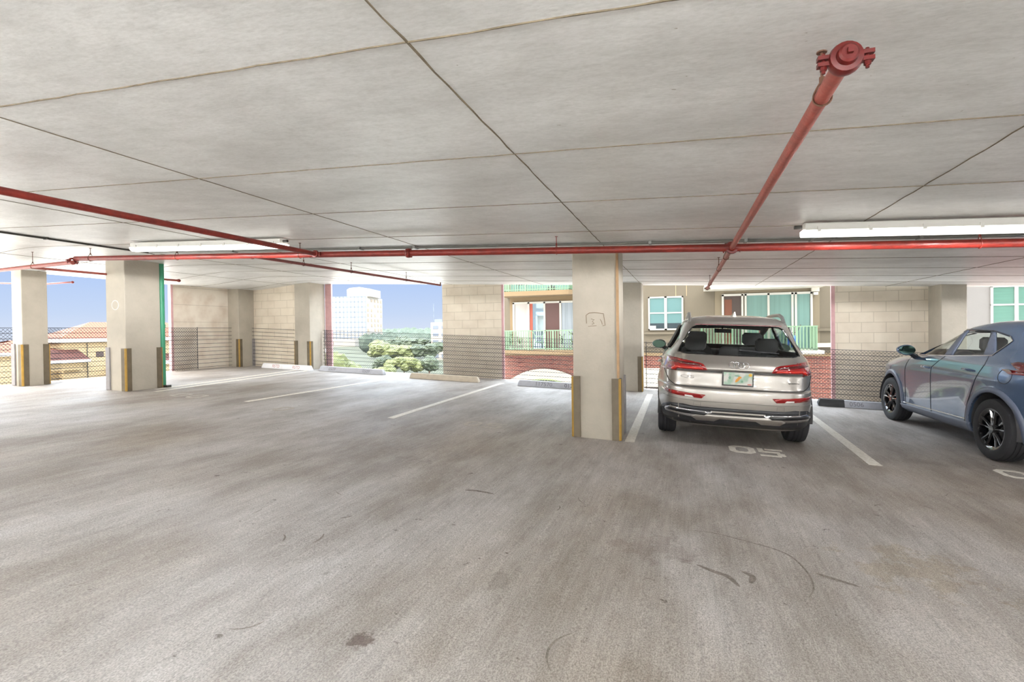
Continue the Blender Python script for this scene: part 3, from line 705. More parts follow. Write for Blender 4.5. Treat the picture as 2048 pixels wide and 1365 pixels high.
# recess with sliding doors and balconies
def railing(x0,x1,y0,y1,z0,z1,name,left=True,right=True,star=None,step=.13):
    b=MB()
    b.box((x0,y0-.02,z1-.05),(x1,y0+.02,z1)).box((x0,y0-.02,z0+.06),(x1,y0+.02,z0+.10))
    x=x0
    k=0
    while x<=x1+.001:
        t=.04 if k%10==0 else .019
        if not (star and star[0]<x<star[1]): b.box((x-t,y0-t,z0),(x+t,y0+t,z1-.01))
        x+=step; k+=1
    for s_,X in ((left,x0),(right,x1)):
        if s_:
            b.box((X-.02,y0,z1-.05),(X+.02,y1,z1)).box((X-.02,y0,z0+.06),(X+.02,y1,z0+.10)); yy=y0+step
            while yy<y1: b.box((X-.013,yy-.013,z0),(X+.013,yy+.013,z1-.01)); yy+=step
    if star:
        a,c=star; zc=(z0+z1)/2+.05; cc=(a+c)/2
        for X in (a,c): b.box((X-.02,y0-.02,z0),(X+.02,y0+.02,z1))
        for q in ((a,z0+.1),(a,z1-.05),(c,z0+.1),(c,z1-.05)): b.tube([(q[0],y0,q[1]),(cc+(.17 if q[0]>cc else -.17),y0,zc+(.15 if q[1]>zc else -.15))],.018,4)
        for dz in (-.15,.15): b.tube([(cc-.17,y0,zc+dz),(cc+.17,y0,zc+dz)],.018,4)
        for dx in (-.17,.17): b.tube([(cc+dx,y0,zc-.15),(cc+dx,y0,zc+.15)],.018,4)
    return b
# left recess
A(MB().box((-8.95,YFc-.04,.2),(-3.6,YFc,3.4)),'recess_wall',M_recess)
yg=YFc-.05
fr=MB()
for x in (-8.72,-7.88,-7.0,-6.14,-5.15): fr.box((x-.05,yg-.06,.25),(x+.05,yg,2.86))
fr.box((-8.77,yg-.06,2.78),(-5.1,yg,2.88)).box((-8.77,yg-.06,.25),(-5.1,yg,.33))
dl=A(fr,'sliding_door_frame',M_frame)
A(MB().box((-8.68,yg-.02,.3),(-7.92,yg-.01,2.8)),'vertical_blind',mat('white_vertical_blind',(158,153,150),.5,noise=.12,scale=14,stretch=(1,1,.02)),dl)
A(MB().box((-7.84,yg-.02,.3),(-7.04,yg-.01,2.8)),'reflecting_pane',mat('mirror_glass',(150,170,185),.03,metal=.85),dl)
A(MB().box((-7.82,yg-.03,.3),(-7.66,yg-.022,2.8)),'red_curtain',mat('red_curtain',(150,72,56),.7),dl)
A(MB().box((-6.96,yg-.02,.3),(-6.18,yg-.01,2.8)),'dark_pane',mat('maroon_dark',(74,46,44),.3),dl)
A(MB().box((-6.10,yg-.02,.3),(-5.19,yg-.01,2.8)),'blue_blind',mat('blue_vertical_blind',(132,142,152),.5,noise=.4,scale=10,stretch=(1,1,.02)),dl)
A(MB().box((-9.30,25.5,.14),(-4.2,YFc,.34)),'balcony_slab',M_recess)
A(railing(-8.82,-4.4,25.56,YFc,.34,1.36,'r',star=(-7.30,-6.62)),'balcony_railing',M_rail)
A(MB().prism([(-9.10,25.55),(-5.4,25.55),(-4.9,25.9),(-3.5,25.9),(-3.5,27),(-9.10,27)],2,3.13,3.36),'upper_balcony_slab',M_recess)
A(railing(-8.95,-5.4,25.62,YFc,3.36,4.36,'r'),'upper_balcony_railing',M_rail)
A(MB().box((-8.9,YFc-.06,3.4),(-3.6,YFc-.01,5.9)),'upper_doors',M_blind)
# right recess
A(MB().box((1.45,YFc-.03,.2),(5.9,YFc,3.2)),'recess_wall',mat('recess_tan_stucco',(104,95,79),.85))  # recess wall in a lighter tan than the main wall
fr=MB()
for x in (1.80,2.66,2.80,3.78,4.78,4.92,5.56): fr.box((x-.045,yg-.06,.3),(x+.045,yg,2.94))
fr.box((1.76,yg-.06,2.86),(5.6,yg,2.96)).box((1.76,yg-.06,.3),(5.6,yg,.38))
dr=A(fr,'glazed_door_frame',M_frame)
A(MB().box((1.85,yg-.02,.3),(2.6,yg-.01,2.86)),'open_doorway',M_darkin,dr)
A(MB().box((1.87,yg-.03,.3),(2.2,yg-.022,2.7)),'brown_curtain',mat('brown_dark',(92,52,34),.7),dr)
A(MB().box((2.84,yg-.02,.3),(5.5,yg-.01,2.86)),'green_vertical_blind',mat('green_vertical_blind',(90,122,117),.35,noise=.18,scale=9,stretch=(1,1,.02)),dr)
A(MB().box((.6,25.5,.16),(5.75,YFc,.32)),'balcony_slab',M_trimw)
A(railing(.8,5.5,25.56,YFc,.32,1.40,'r'),'balcony_railing',M_rail)
A(MB().prism([(.95,25.5),(5.9,25.5),(5.9,27),(.95,27)],2,3.12,3.34),'upper_balcony_slab',M_trimw)
A(MB().box((5.55,YFc-.25,2.95),(5.85,YFc,3.15)).box((5.62,YFc-.25,2.8),(5.8,YFc-.1,2.92)),'wall_lamp',M_trimw)
A(MB().box((5.6,YFc-.12,1.15),(9,YFc,1.27)),'string_course',M_stucco)
A(MB().box((5.6,YFc-.14,.42),(9,YFc,.60)),'string_course',M_trimw)
for x in (-.35,.15): A(MB().box((x,YFc-.012,2.94),(x+.02,YFc,8)),'control_joint',mat('joint_brown',(160,142,112),.8))
# things on the balconies
ch=empty('balcony_chair',(-8.0,26.2,3.36),'dark chair on the upper left balcony','chair')
b=MB().box((-8.3,26.0,3.75),(-7.75,26.5,3.80)); keep(b.build('seat',M_black),ch)
keep(MB().box((-8.3,26.0,3.8),(-7.75,26.04,4.3)).build('backrest',M_black),ch)
for x in (-8.28,-7.77):
    for y_ in (26.02,26.48): keep(MB().tube([(x,y_,3.36),(x,y_,3.78)],.015,6).build('leg',M_black),ch)
for i,(x,hh) in enumerate(((-6.55,.22),(-6.4,.34),(-6.22,.26))):
    o=MB().lathe([(0,0),(.07,0),(.09,hh*.6),(.03,hh),(0,hh)],(x,26.0,3.36),'z',10).build('pot',M_black)
    tag(o,['short black pot, leftmost of three on the upper balcony','tall black pot, middle of three on the upper balcony','black pot, rightmost of three on the upper balcony'][i],'pot','pots on the upper balcony')
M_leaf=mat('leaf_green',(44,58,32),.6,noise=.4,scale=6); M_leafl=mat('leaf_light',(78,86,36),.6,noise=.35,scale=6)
def plant(x,y,z,h,label,m,seed):
    r=random.Random(seed); root=empty('potted_plant',(x,y,z),label,'plant','potted plants on the lower balcony')
    keep(MB().lathe([(0,0),(.11,0),(.15,.24),(.13,.25),(0,.24)],(x,y,z),'z',14).build('pot',M_blindw,smooth=True),root)
    b=MB()
    for k in range(60):
        a=r.uniform(0,6.28); rr=r.uniform(.02,.26); zz=z+.25+r.uniform(0,h); c=Vector((x+math.cos(a)*rr*.4,y+math.sin(a)*rr*.4,zz))
        d=Vector((math.cos(a),math.sin(a),r.uniform(.2,1.1))).normalized()*r.uniform(.10,.22); w=d.cross(Vector((0,0,1))).normalized()*.025
        b.add([c,c+d*.5+w,c+d,c+d*.5-w],[(0,1,2,3)])
    keep(b.build('foliage',m,fix=False),root)
plant(-8.55,25.9,.34,.55,'bushy green plant in white pot at left end of the lower balcony',M_leaf,1)
plant(-8.15,26.1,.34,.35,'shorter leafy plant in white pot second from left on the lower balcony',M_leafl,2)
plant(-5.85,25.9,.34,.5,'leafy plant in white pot right of the diamond railing panel',M_leaf,3)
plant(-5.35,25.9,.34,.6,'tall plant in white pot at right end of the visible lower balcony',M_leafl,4)
bc=empty('blue_cart',(4.6,26.0,.32),'blue bag on a small upright cart on the right balcony','cart')
keep(MB().ico((4.60,26.0,.72),.24,3,(1,.8,1.15),.04).build('blue_bag',mat('blue_bag',(44,96,178),.5)),bc)
fr=MB()
for x in (4.38,4.82): fr.tube([(x,26.2,.35),(x,26.2,1.15)],.015,6)
fr.tube([(4.38,26.2,1.1),(4.82,26.2,1.1)],.015,6).tube([(4.82,26.2,1.1),(4.98,26.2,1.45)],.02,6)
keep(fr.build('frame',M_dark),bc)
for x in (4.4,4.8): keep(MB().lathe([(0,-.02),(.07,-.02),(.07,.02),(0,.02)],(x,26.1,.39),'x',14).build('wheel',M_black),bc)

# tiled-roof building down left
tb=bpy.data.objects.new('tiled_roof_building',None); COL.objects.link(tb); tag(tb,'beige stucco building with terracotta hip roofs beyond the left fence','building')
ang=math.radians(76); D=55.
def ray_xy(px): a=(px-1024)/F_PX; d=fw0+r0*a; return d
o0=ray_xy(127)*D; tb.location=(o0.x,o0.y,0); tb.rotation_euler=(0,0,ang)
M_beige=mat('beige_stucco',(150,133,102),.85,noise=.05); M_fascia=mat('white_fascia',(160,158,154),.6)  # same even beige on all its walls
M_tileM=bpy.data.materials.new('roof_tile_rows'); M_tileM.use_nodes=True
t=M_tileM.node_tree; b_=t.nodes['Principled BSDF']; co=N(t,'ShaderNodeTexCoord'); wv=N(t,'ShaderNodeTexWave',Scale=1.1,Distortion=.3); wv.bands_direction='X'; t.links.new(co.outputs['Object'],wv.inputs[0])
r_=N(t,'ShaderNodeValToRGB'); r_.color_ramp.elements[0].color=(*lin((70,31,12)),1); r_.color_ramp.elements[1].color=(*lin((118,60,28)),1); t.links.new(wv.outputs[0],r_.inputs[0]); t.links.new(r_.outputs[0],b_.inputs['Base Color']); b_.inputs['Roughness'].default_value=.8
def T(mb,name,m,parent=None): o=mb.build(name,m); o.parent=parent or tb; return o
def hip(x0,x1,y0,y1,ze,zr,ov=.5,ins=None):
    x0-=ov;x1+=ov;y0-=ov;y1+=ov; i_=ins or (y1-y0)/2; ym=(y0+y1)/2
    return MB().add([(x0,y0,ze),(x1,y0,ze),(x1,y1,ze),(x0,y1,ze),(x0+i_,ym,zr),(x1-i_,ym,zr)],[(0,1,5,4),(2,3,4,5),(3,0,4),(1,2,5),(3,2,1,0)])
T(MB().box((0,0,GZ),(15,7,1.0)),'wall',M_beige)
T(MB().box((-.55,-.55,.72),(15.55,7.55,1.12)),'fascia',M_fascia)
T(hip(0,15,0,7,1.12,2.95,.6),'roof',M_tileM)
T(MB().box((-6,1.5,GZ),(0,8,-.35)),'wing_wall',M_beige); T(MB().box((-6.5,1.0,-.55),(.0,8.4,-.2)),'wing_fascia',M_fascia); T(hip(-6,0,1.5,8,-.2,1.0,.5),'wing_roof',M_tileM)
T(MB().box((4.2,-2.4,GZ),(12,0,-1.9)),'porch_wall',M_beige); T(MB().box((3.8,-2.8,-2.0),(12.4,0,-1.62)),'porch_fascia',M_fascia)
T(MB().add([(3.8,-2.8,-1.62),(12.4,-2.8,-1.62),(12.4,0,-.9),(4.6,0,-.9)],[(0,1,2,3)]).add([(3.8,-2.8,-1.63),(4.6,0,-.91),(3.8,0,-1.62)],[(0,1,2)]),'porch_roof',M_tile)
T(MB().box((-1.8,-.6,-2.2),(1.4,.05,-.95)),'side_wall',M_beige)
T(MB().add([(-2.2,-1.3,-1.1),(1.9,-1.3,-1.1),(1.1,.05,.0),(-2.2,.05,.0)],[(0,1,2,3)]),'side_roof',M_tile)
T(MB().box((-2.2,-1.3,-1.4),(1.9,.0,-1.1)),'side_fascia',M_fascia)
T(MB().box((2.8,-.06,-.95),(3.5,.02,-.35)),'small_window',M_darkin)
w_=T(MB().box((5.2,-2.46,-3.6),(8.6,-2.38,-2.5)),'wide_window',M_darkin)
T(MB().box((5.0,-2.5,-3.9),(8.8,-2.44,-3.62)),'window_sill',M_fascia,w_)
T(MB().tube([(2.0,-.08,.6),(2.0,-.08,GZ)],.045,6),'downpipe',M_dark)
T(MB().box((-9,-9,-3.7),(22,-8.6,-3.3)),'boundary_wall',M_fascia)
T(MB().box((-9,-8.6,GZ),(22,-2,-3.72)),'terrace',M_fascia)

# white office tower
def place(name,label,cat,px,D_,rot=0):
    o=bpy.data.objects.new(name,None); COL.objects.link(o); d=ray_xy(px)*D_; o.location=(d.x,d.y,0); o.rotation_euler=(0,0,rot); return tag(o,label,cat)
tw=place('office_tower','white gridded office tower with rounded crown beyond the trees','building',732,400,math.radians(14))
def Tw(mb,name,m,p=None,**k): o=mb.build(name,m,**k); o.parent=p or tw; return o
M_tower=mat('tower_white',(132,128,120),.7); M_mull=mat('tower_mullion',(84,94,106),.5); M_winb=mat('tower_window',(128,112,92),.4)
Tw(MB().box((-62,0,GZ),(0,40,29)),'curtain_wall',M_tower)
g_=MB()
for i in range(21): g_.box((-58.35+i*2.9,-.15,GZ),(-57.6+i*2.9,0,29))
for i in range(10): g_.box((-62,-.15,28.3-i*3.9),(0,0,29.05-i*3.9))
Tw(g_,'mullion_grid',M_mull)
for i in range(9):
    for j,y_ in enumerate((4,12,20,28,35)):
        if (i*3+j*2)%5: Tw(MB().box((-.05,y_,25.2-i*3.9),(.2,y_+3.2,27.4-i*3.9)),'window',M_winb)
Tw(MB().prism([(-16,29),(-16,34.5),(-14,35.8),(-6,36.4),(2,35.0),(2,29)],1,4,30),'crown',M_tower)
Tw(MB().box((-62,-18,GZ),(-2,0,-4)),'podium',M_tower)
p_=Tw(MB().box((-40,-18.2,-7.5),(-18,-17.9,-5.2)),'podium_window',M_darkin)
# mid-rise and mast at right of the bay
mr_=place('white_midrise_building','white mid-rise building with dark windows left of the block wall panel','building',862,190,0)
def Mr(mb,name,m): o=mb.build(name,m); o.parent=mr_; return o
Mr(MB().box((0,0,GZ),(14,10,4.6)),'wall',M_tower)
Mr(MB().box((.5,2,4.6),(3.5,6,5.8)),'rooftop_unit',M_mull); Mr(MB().box((7,2,4.6),(9,6,5.6)),'rooftop_unit',M_mull)
for i in range(5):
    for x in (.8,4.2,8.0): Mr(MB().box((x,-.1,2.2-i*2.6),(x+2.2,.05,3.4-i*2.6)),'window',mat('midrise_glass',(84,92,104),.2))
ms=place('radio_mast','thin lattice radio mast standing above the mid-rise building','mast',868,900,0)
b=MB()
for i in range(16):
    z=8+i*2.6
    if i%2==0: b.box((-.45,-.45,z),(.45,.45,z+1.7))
    for q in ((-.5,-.5),(.5,-.5),(.5,.5),(-.5,.5)): b.box((q[0]-.06,q[1]-.06,z),(q[0]+.06,q[1]+.06,z+2.6))
b.box((-.6,-.6,GZ),(.6,.6,8)); o=b.build('lattice',M_mull); o.parent=ms
M_road=mat('road_concrete',(120,118,114),.8)
br=place('elevated_road','pale elevated road crossing the trees in front of the horizon','road',800,420,math.radians(-8))
o=MB().box((-12,0,-2.2),(90,8,-1.0)).build('road_deck',M_road); o.parent=br
for i in range(7):
    o=MB().box((-10+i*15,2,GZ),(-8.5+i*15,6,-2.2)).build('pier',M_road); o.parent=br
# trees
def tree_parts(seed,sub=3):
    r=random.Random(seed); c=MB()
    for k in range(7): c.ico((r.uniform(-1.5,1.5),r.uniform(-1.5,1.5),r.uniform(4.2,6.8)),r.uniform(1.3,2.1),sub,(1,1,.85),.16,r)
    me=c.mesh('crown',M_leaf,fix=False); tk=MB().tube([(0,0,0),(.1,0,2.5),(0,.1,5.2)],[.28,.22,.12],8).mesh('trunk',M_rust)
    return me,tk
TV=[tree_parts(s) for s in (1,2,3)]
crowns=[]
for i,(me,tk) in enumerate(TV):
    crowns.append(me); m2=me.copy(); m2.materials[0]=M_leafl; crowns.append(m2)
rt=random.Random(21); tn=0
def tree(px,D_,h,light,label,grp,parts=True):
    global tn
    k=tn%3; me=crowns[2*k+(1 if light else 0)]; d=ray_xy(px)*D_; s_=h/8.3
    if parts:
        root=bpy.data.objects.new('tree',None); COL.objects.link(root); root.location=(d.x,d.y,GZ); root.rotation_euler=(0,0,rt.uniform(0,6)); root.scale=(s_,)*3
        o=bpy.data.objects.new('crown',me); COL.objects.link(o); o.parent=root; o=bpy.data.objects.new('trunk',TV[k][1]); COL.objects.link(o); o.parent=root
    else:
        root=bpy.data.objects.new('tree',me); COL.objects.link(root); root.location=(d.x,d.y,GZ); root.rotation_euler=(0,0,rt.uniform(0,6)); root.scale=(s_*1.5,s_*1.5,s_)
    tag(root,label,'tree',grp); tn+=1
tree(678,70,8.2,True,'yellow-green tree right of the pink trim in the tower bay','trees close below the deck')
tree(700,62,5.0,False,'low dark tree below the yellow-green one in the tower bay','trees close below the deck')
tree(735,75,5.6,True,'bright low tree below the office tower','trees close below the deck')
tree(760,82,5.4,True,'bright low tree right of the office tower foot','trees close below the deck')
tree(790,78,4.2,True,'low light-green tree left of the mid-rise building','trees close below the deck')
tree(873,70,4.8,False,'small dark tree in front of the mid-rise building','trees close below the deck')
where=('left end','left part','middle','right part','right end')
for r_i,(D_,h,n_,rn) in enumerate(((108,5.6,5,'front'),(150,7.6,5,'second'),(200,8.8,5,'third'))):
    for k in range(n_):
        px=745+125*(k+.5)/n_
        tree(px,D_,h*rt.uniform(.92,1.06),rt.random()<.3,'tree at the '+where[k]+' of the '+rn+' row in the tree belt','belt of trees beyond the deck',D_<150)
fo=MB(); rf_=random.Random(5)
for D_,h,n_ in ((270,9.2,26),(340,9.6,26),(430,10.,30),(560,11.6,30),(750,14.,34),(1000,18.,40)):
    for k in range(n_):
        d=ray_xy((725 if D_<400 else 640)+(170 if D_<400 else 260)*(k+rf_.uniform(.1,.9))/n_)*D_*rf_.uniform(.95,1.05); q=D_*.012
        fo.ico((d.x,d.y,GZ+h*.5),1,1,(q*rf_.uniform(.8,1.3),q,h*.5*rf_.uniform(.85,1.1)),.12,rf_)
tag(fo.build('distant_forest',mat('distant_leaf',(48,62,50),.8,noise=.35,scale=.4),fix=False),'dense woodland stretching to the horizon beyond the deck','forest',None,'stuff')
gg=MB(); a1,a2,a3,a4=ray_xy(700)*85,ray_xy(890)*85,ray_xy(900)*1200,ray_xy(640)*1200
gg.add([(a1.x,a1.y,GZ+.05),(a2.x,a2.y,GZ+.05),(a3.x,a3.y,GZ+.05),(a4.x,a4.y,GZ+.05)],[(0,1,2,3)]); tag(gg.build('woodland_ground',M_grass),None,None,None,'structure')
for k,px in enumerate((20,60,330,345)):
    tree(px,120,9.2,False,['tree behind the roofs at the far left edge','tree behind the roofs beside the slim column','tree showing between green downpipe and side wall','tree just left of the side wall edge'][k],'trees behind the tiled roofs')

# ------------------------------------------------------------------ cars
M_interior=mat('car_interior',(56,55,56),.7); M_tyre=mat('tyre_rubber',(38,38,41),.75,noise=.15,scale=30)
M_plast=mat('black_plastic',(30,31,34),.45); M_gloss=mat('gloss_black',(14,14,16),.08,spec=.6,coat=.6)
M_chrome=mat('chrome',(215,215,218),.12,metal=1.0); M_redlens=mat('red_lens',(140,12,14),.12,coat=1,spec=.6); M_darkred=mat('dark_red_lens',(84,10,14),.12,coat=1)
M_litred=mat('bright_red_reflector',(200,40,26),.2,coat=1)
def glass_mat(name,tint,tr):
    m=bpy.data.materials.new(name); m.use_nodes=True; t=m.node_tree; t.nodes.clear()
    o=N(t,'ShaderNodeOutputMaterial'); mx=N(t,'ShaderNodeMixShader'); tr_=N(t,'ShaderNodeBsdfTransparent'); gl=N(t,'ShaderNodeBsdfGlossy'); gl.inputs['Roughness'].default_value=.02
    tr_.inputs[0].default_value=(*tint,1); lw=N(t,'ShaderNodeLayerWeight'); pw=N(t,'ShaderNodeMath',operation='POWER'); pw.inputs[1].default_value=5; t.links.new(lw.outputs['Facing'],pw.inputs[0]); fr=N(t,'ShaderNodeMath',operation='MULTIPLY_ADD'); fr.inputs[1].default_value=.8; fr.inputs[2].default_value=.05; t.links.new(pw.outputs[0],fr.inputs[0])
    t.links.new(fr.outputs[0],mx.inputs[0]); t.links.new(tr_.outputs[0],mx.inputs[1]); t.links.new(gl.outputs[0],mx.inputs[2]); t.links.new(mx.outputs[0],o.inputs[0]); return m
M_tint=glass_mat('tinted_car_glass',(.74,.77,.76),.3); M_clear=glass_mat('clear_car_glass',(.88,.93,.91),.8)
def car_paint(name,rgb,metal,rough):
    m=mat(name,rgb,rough,metal=metal,coat=1.0,spec=.5); return m
def pchip(xs,ys,x):
    xs=np.array(xs,float); ys=np.array(ys,float); h=np.diff(xs); d=np.diff(ys)/h; n=len(xs); mm=np.zeros(n)
    for i in range(1,n-1):
        if d[i-1]*d[i]>0:
            w1=2*h[i]+h[i-1]; w2=h[i]+2*h[i-1]; mm[i]=(w1+w2)/(w1/d[i-1]+w2/d[i])
    mm[0]=d[0]; mm[-1]=d[-1]
    k=np.clip(np.searchsorted(xs,x)-1,0,n-2); t=(x-xs[k])/h[k]
    return (2*t**3-3*t*t+1)*ys[k]+(t**3-2*t*t+t)*h[k]*mm[k]+(-2*t**3+3*t*t)*ys[k+1]+(t**3-t*t)*h[k]*mm[k+1]
class Car:
    def __init__(c,name,label,group,loc,yaw,scale,rows,paint,wb,rw,wheelr,sub=4,Q=22,flare=.03,yw=None):
        c.root=empty(name,(loc[0],loc[1],-S*loc[0]),label,'car',group,rot=(0,.0439,yaw)); c.root.scale=scale
        c.wb=wb; c.paint=paint; c.r=wheelr
        z=[r[0] for r in rows]; t=np.arange(len(rows))
        tt=np.linspace(0,len(rows)-1,(len(rows)-1)*sub+1)
        P=[pchip(t,[r[j] for r in rows],tt) for j in range(6)]
        vs=[]; c.nq=4*Q
        for Z,R,F,Wd,nr,nf in zip(*P):
            cy=(R+F)/2; a=(F-R)/2
            # fine quarter curves
            def quarter(n):
                th=np.linspace(0,math.pi/2,900); X=Wd*np.sin(th)**(2/n); Y=a*np.cos(th)**(2/n)
                s_=np.concatenate([[0],np.cumsum(np.hypot(np.diff(X),np.diff(Y)))]); u=np.linspace(0,s_[-1],Q+1)
                return np.interp(u,s_,X),np.interp(u,s_,Y)
            xr,yr=quarter(nr); xf,yf=quarter(nf)
            ring=[( x,cy-y) for x,y in zip(xr,yr)]                    # rear centre -> right side
            ring+=[( x,cy+y) for x,y in zip(xf[::-1],yf[::-1])][1:]   # right side -> front centre
            ring+=[(-x,cy+y) for x,y in zip(xf,yf)][1:]
            ring+=[(-x,cy-y) for x,y in zip(xr[::-1],yr[::-1])][1:-1]
            for x,y in ring:
                if flare and abs(x)>.6*Wd and Z<1.05:
                    for wy in (yw or (0,wb)):
                        d=math.hypot(y-wy,Z-wheelr); k=max(0,1-max(0,d-.40)/.16); x+=math.copysign(flare*k*k*(3-2*k),x)
                vs.append((x,y,Z))
        n=c.nq; m=len(vs)//n; fs=[]
        for i in range(m-1):
            for k in range(n): fs.append((i*n+k,i*n+(k+1)%n,(i+1)*n+(k+1)%n,(i+1)*n+k))
        fs.append(tuple(range(n))[::-1]); fs.append(tuple(range((m-1)*n,m*n)))
        c.vs,c.fs=vs,fs
        c.bvh=BVHTree.FromPolygons([Vector(v) for v in vs],fs)
    def cut(c,cutters):
        me=bpy.data.meshes.new('body'); me.from_pydata(c.vs,[],c.fs)
        bm=bmesh.new(); bm.from_mesh(me); bmesh.ops.recalc_face_normals(bm,faces=bm.faces); bm.to_mesh(me); bm.free()
        o=bpy.data.objects.new('body',me); COL.objects.link(o)
        s_=o.modifiers.new('s','SOLIDIFY'); s_.thickness=.035; s_.offset=-1
        tmp=[]
        for mb in cutters:
            q=bpy.data.objects.new('cut',mb.mesh('cut',M_plast)); COL.objects.link(q); tmp.append(q)
            b=o.modifiers.new('b','BOOLEAN'); b.object=q; b.operation='DIFFERENCE'; b.solver='EXACT'
        bpy.context.view_layer.update()
        nm=bpy.data.meshes.new_from_object(o.evaluated_get(bpy.context.evaluated_depsgraph_get()))
        o.modifiers.clear(); o.data=nm
        for q in tmp: bpy.data.objects.remove(q)
        nm.materials.clear(); nm.materials.append(c.paint); nm.shade_smooth(); nm.set_sharp_from_angle(angle=math.radians(38))
        o.parent=c.root; c.body=o
        return o
    def hit(c,o,d):
        r=c.bvh.ray_cast(Vector(o),Vector(d)); return (r[0],r[1]) if r[0] is not None else (None,None)
    def proj_pt(c,u,v,view,off):
        """view 'rear','front','left','right','top'"""
        o,d={'rear':((u,-3,v),(0,1,0)),'front':((u,6,v),(0,-1,0)),'left':((-3,u,v),(1,0,0)),'right':((3,u,v),(-1,0,0))}[view]
        p,n=c.hit(o,d)
        if p is None: return None
        if n.dot(Vector(d))>0: n=-n
        return p+n*off, n
    def patch(c,name,poly,view,m,off=.004,thick=.012,step=.05,parent=None,smooth=True):
        """outline in the view plane laid onto the body surface"""
        bm=bmesh.new(); vv=[bm.verts.new((u,v,0)) for u,v in poly]; bm.faces.new(vv)
        us=[p[0] for p in poly]; ws=[p[1] for p in poly]
        for ax,(lo,hi) in ((0,(min(us),max(us))),(1,(min(ws),max(ws)))):
            k=lo+step
            while k<hi-1e-4:
                co=Vector((k,0,0)) if ax==0 else Vector((0,k,0)); no=Vector((1,0,0)) if ax==0 else Vector((0,1,0))
                bmesh.ops.bisect_plane(bm,geom=bm.verts[:]+bm.edges[:]+bm.faces[:],plane_co=co,plane_no=no,dist=1e-5); k+=step
        bad=[]; nr={}
        for v in bm.verts:
            r=c.proj_pt(v.co.x,v.co.y,view,off)
            if r is None: bad.append(v); continue
            v.co,nv=r; nr[v]=nv
        bmesh.ops.delete(bm,geom=bad,context='VERTS')
        bm.normal_update(); 
        if bm.faces:
            f=max(bm.faces,key=lambda f:f.calc_area()); nn=nr.get(f.verts[0])
            if nn and f.normal.dot(nn)<0: bmesh.ops.reverse_faces(bm,faces=bm.faces[:])
        me=bpy.data.meshes.new(name); bm.to_mesh(me); bm.free(); me.materials.append(m)
        o=bpy.data.objects.new(name,me); COL.objects.link(o); o.parent=parent or c.root
        if thick:
            s_=o.modifiers.new('s','SOLIDIFY'); s_.thickness=thick; s_.offset=-1
        if smooth: me.shade_smooth()
        return o
    def line(c,name,pts,view,w,m,off=.0015,parent=None,n=6,closed=False):
        """thin tube following the body: seams and trims"""
        P=[]
        L_=pts+[pts[0]] if closed else pts
        for (a,b),(e,f) in zip(L_[:-1],L_[1:]):
            k=max(1,int(math.hypot(e-a,f-b)/.04))
            for i in range(k): P.append((a+(e-a)*i/k,b+(f-b)*i/k))
        P.append(L_[-1]); Q=[]
        for u,v in P:
            r=c.proj_pt(u,v,view,off)
            if r: Q.append(r[0])
        if len(Q)<2: return
        o=MB().tube(Q,w,n).build(name,m,parent or c.root,smooth=True); return o
    def part(c,mb,name,m,parent=None,**k): return mb.build(name,m,parent or c.root,**k)
    def wheel(c,x,y,side,style,rimm):
        r=c.r; w=.118; s_=side
        root=bpy.data.objects.new('wheel',None); COL.objects.link(root); root.parent=c.root; root.location=(x,y,r)
        rr=r*.66
        prof=[(rr,-w*.9),(rr+.02,-w),(r*.86,-w*1.02),(r*.965,-w*.88),(r*.992,-w*.6)]
        for g_ in (-.38,0,.38):
            prof+=[(r,w*(g_-.12)),(r-.008,w*(g_-.10)),(r-.008,w*(g_-.02)),(r,w*g_)]
        prof+=[(r*.992,w*.6),(r*.965,w*.88),(r*.86,w*1.02),(rr+.02,w),(rr,w*.9)]
        MB().lathe(prof,(0,0,0),'x',56).build('tyre',M_tyre,root,smooth=True)
        MB().lathe([(rr-.004,-w*.92),(rr-.03,-w*.7),(rr-.035,w*.75*1),(rr-.012,w*.9),(rr+.006,w*.93)] if s_>0 else [(rr+.006,-w*.93),(rr-.012,-w*.9),(rr-.035,-w*.75),(rr-.03,w*.7),(rr-.004,w*.92)],(0,0,0),'x',56).build('rim_barrel',rimm,root,smooth=True)
        face=s_*w*.80
        MB().lathe([(0,face+s_*.012),(.04,face+s_*.012),(.055,face),(.07,face-s_*.02),(0,face-s_*.03)],(0,0,0),'x',24).build('hub',rimm,root,smooth=True)
        n=5
        for k in range(n):
            a=2*math.pi*k/n+.31
            for da in ((-.16,.16) if style=='pair' else (0,)):
                b=MB(); aa=a+da; vs=[]
                for rad,wd,dep in ((.045,.022,.0),(rr*.55,.014,-.004),(rr-.012,.020 if style=='pair' else .03,.008)):
                    ph=aa+(da*.35)*(rad/rr)
                    er=Vector((0,math.cos(ph),math.sin(ph))); et=Vector((0,-math.sin(ph),math.cos(ph)))
                    for q,dd in ((-1,-.012),(-.45,0.004),(.45,.004),(1,-.012)):
                        vs.append(er*rad+et*wd*q+Vector((face+s_*(dep+dd),0,0)))
                    for q in (1,-1): vs.append(er*rad+et*wd*q*.8+Vector((face-s_*.04,0,0)))
                fs=[]
                for i in range(2):
                    for j in range(6): fs.append((i*6+j,i*6+(j+1)%6,(i+1)*6+(j+1)%6,(i+1)*6+j))
                fs+=[tuple(range(6)),tuple(range(12,18))]
                b.add(vs,fs).build('spoke',rimm,root)
        MB().lathe([(.0,-.0),(.15,-.0),(.15,.02),(0,.02)],(face-s_*.09,0,0),'x',30).build('brake_disc',mat('brake_disc',(110,110,112),.35,metal=.7),root)
        return root
    def liner(c,y,side,R_,x_out,x_in):
        prof=[(R_,x_out),(R_,x_in),(0,x_in)]
        MB().lathe(prof,(0,y,c.r),'x',40,ang=math.radians(196),a0=math.radians(-8)).build('wheel_arch_liner',M_interior,c.root,smooth=True)
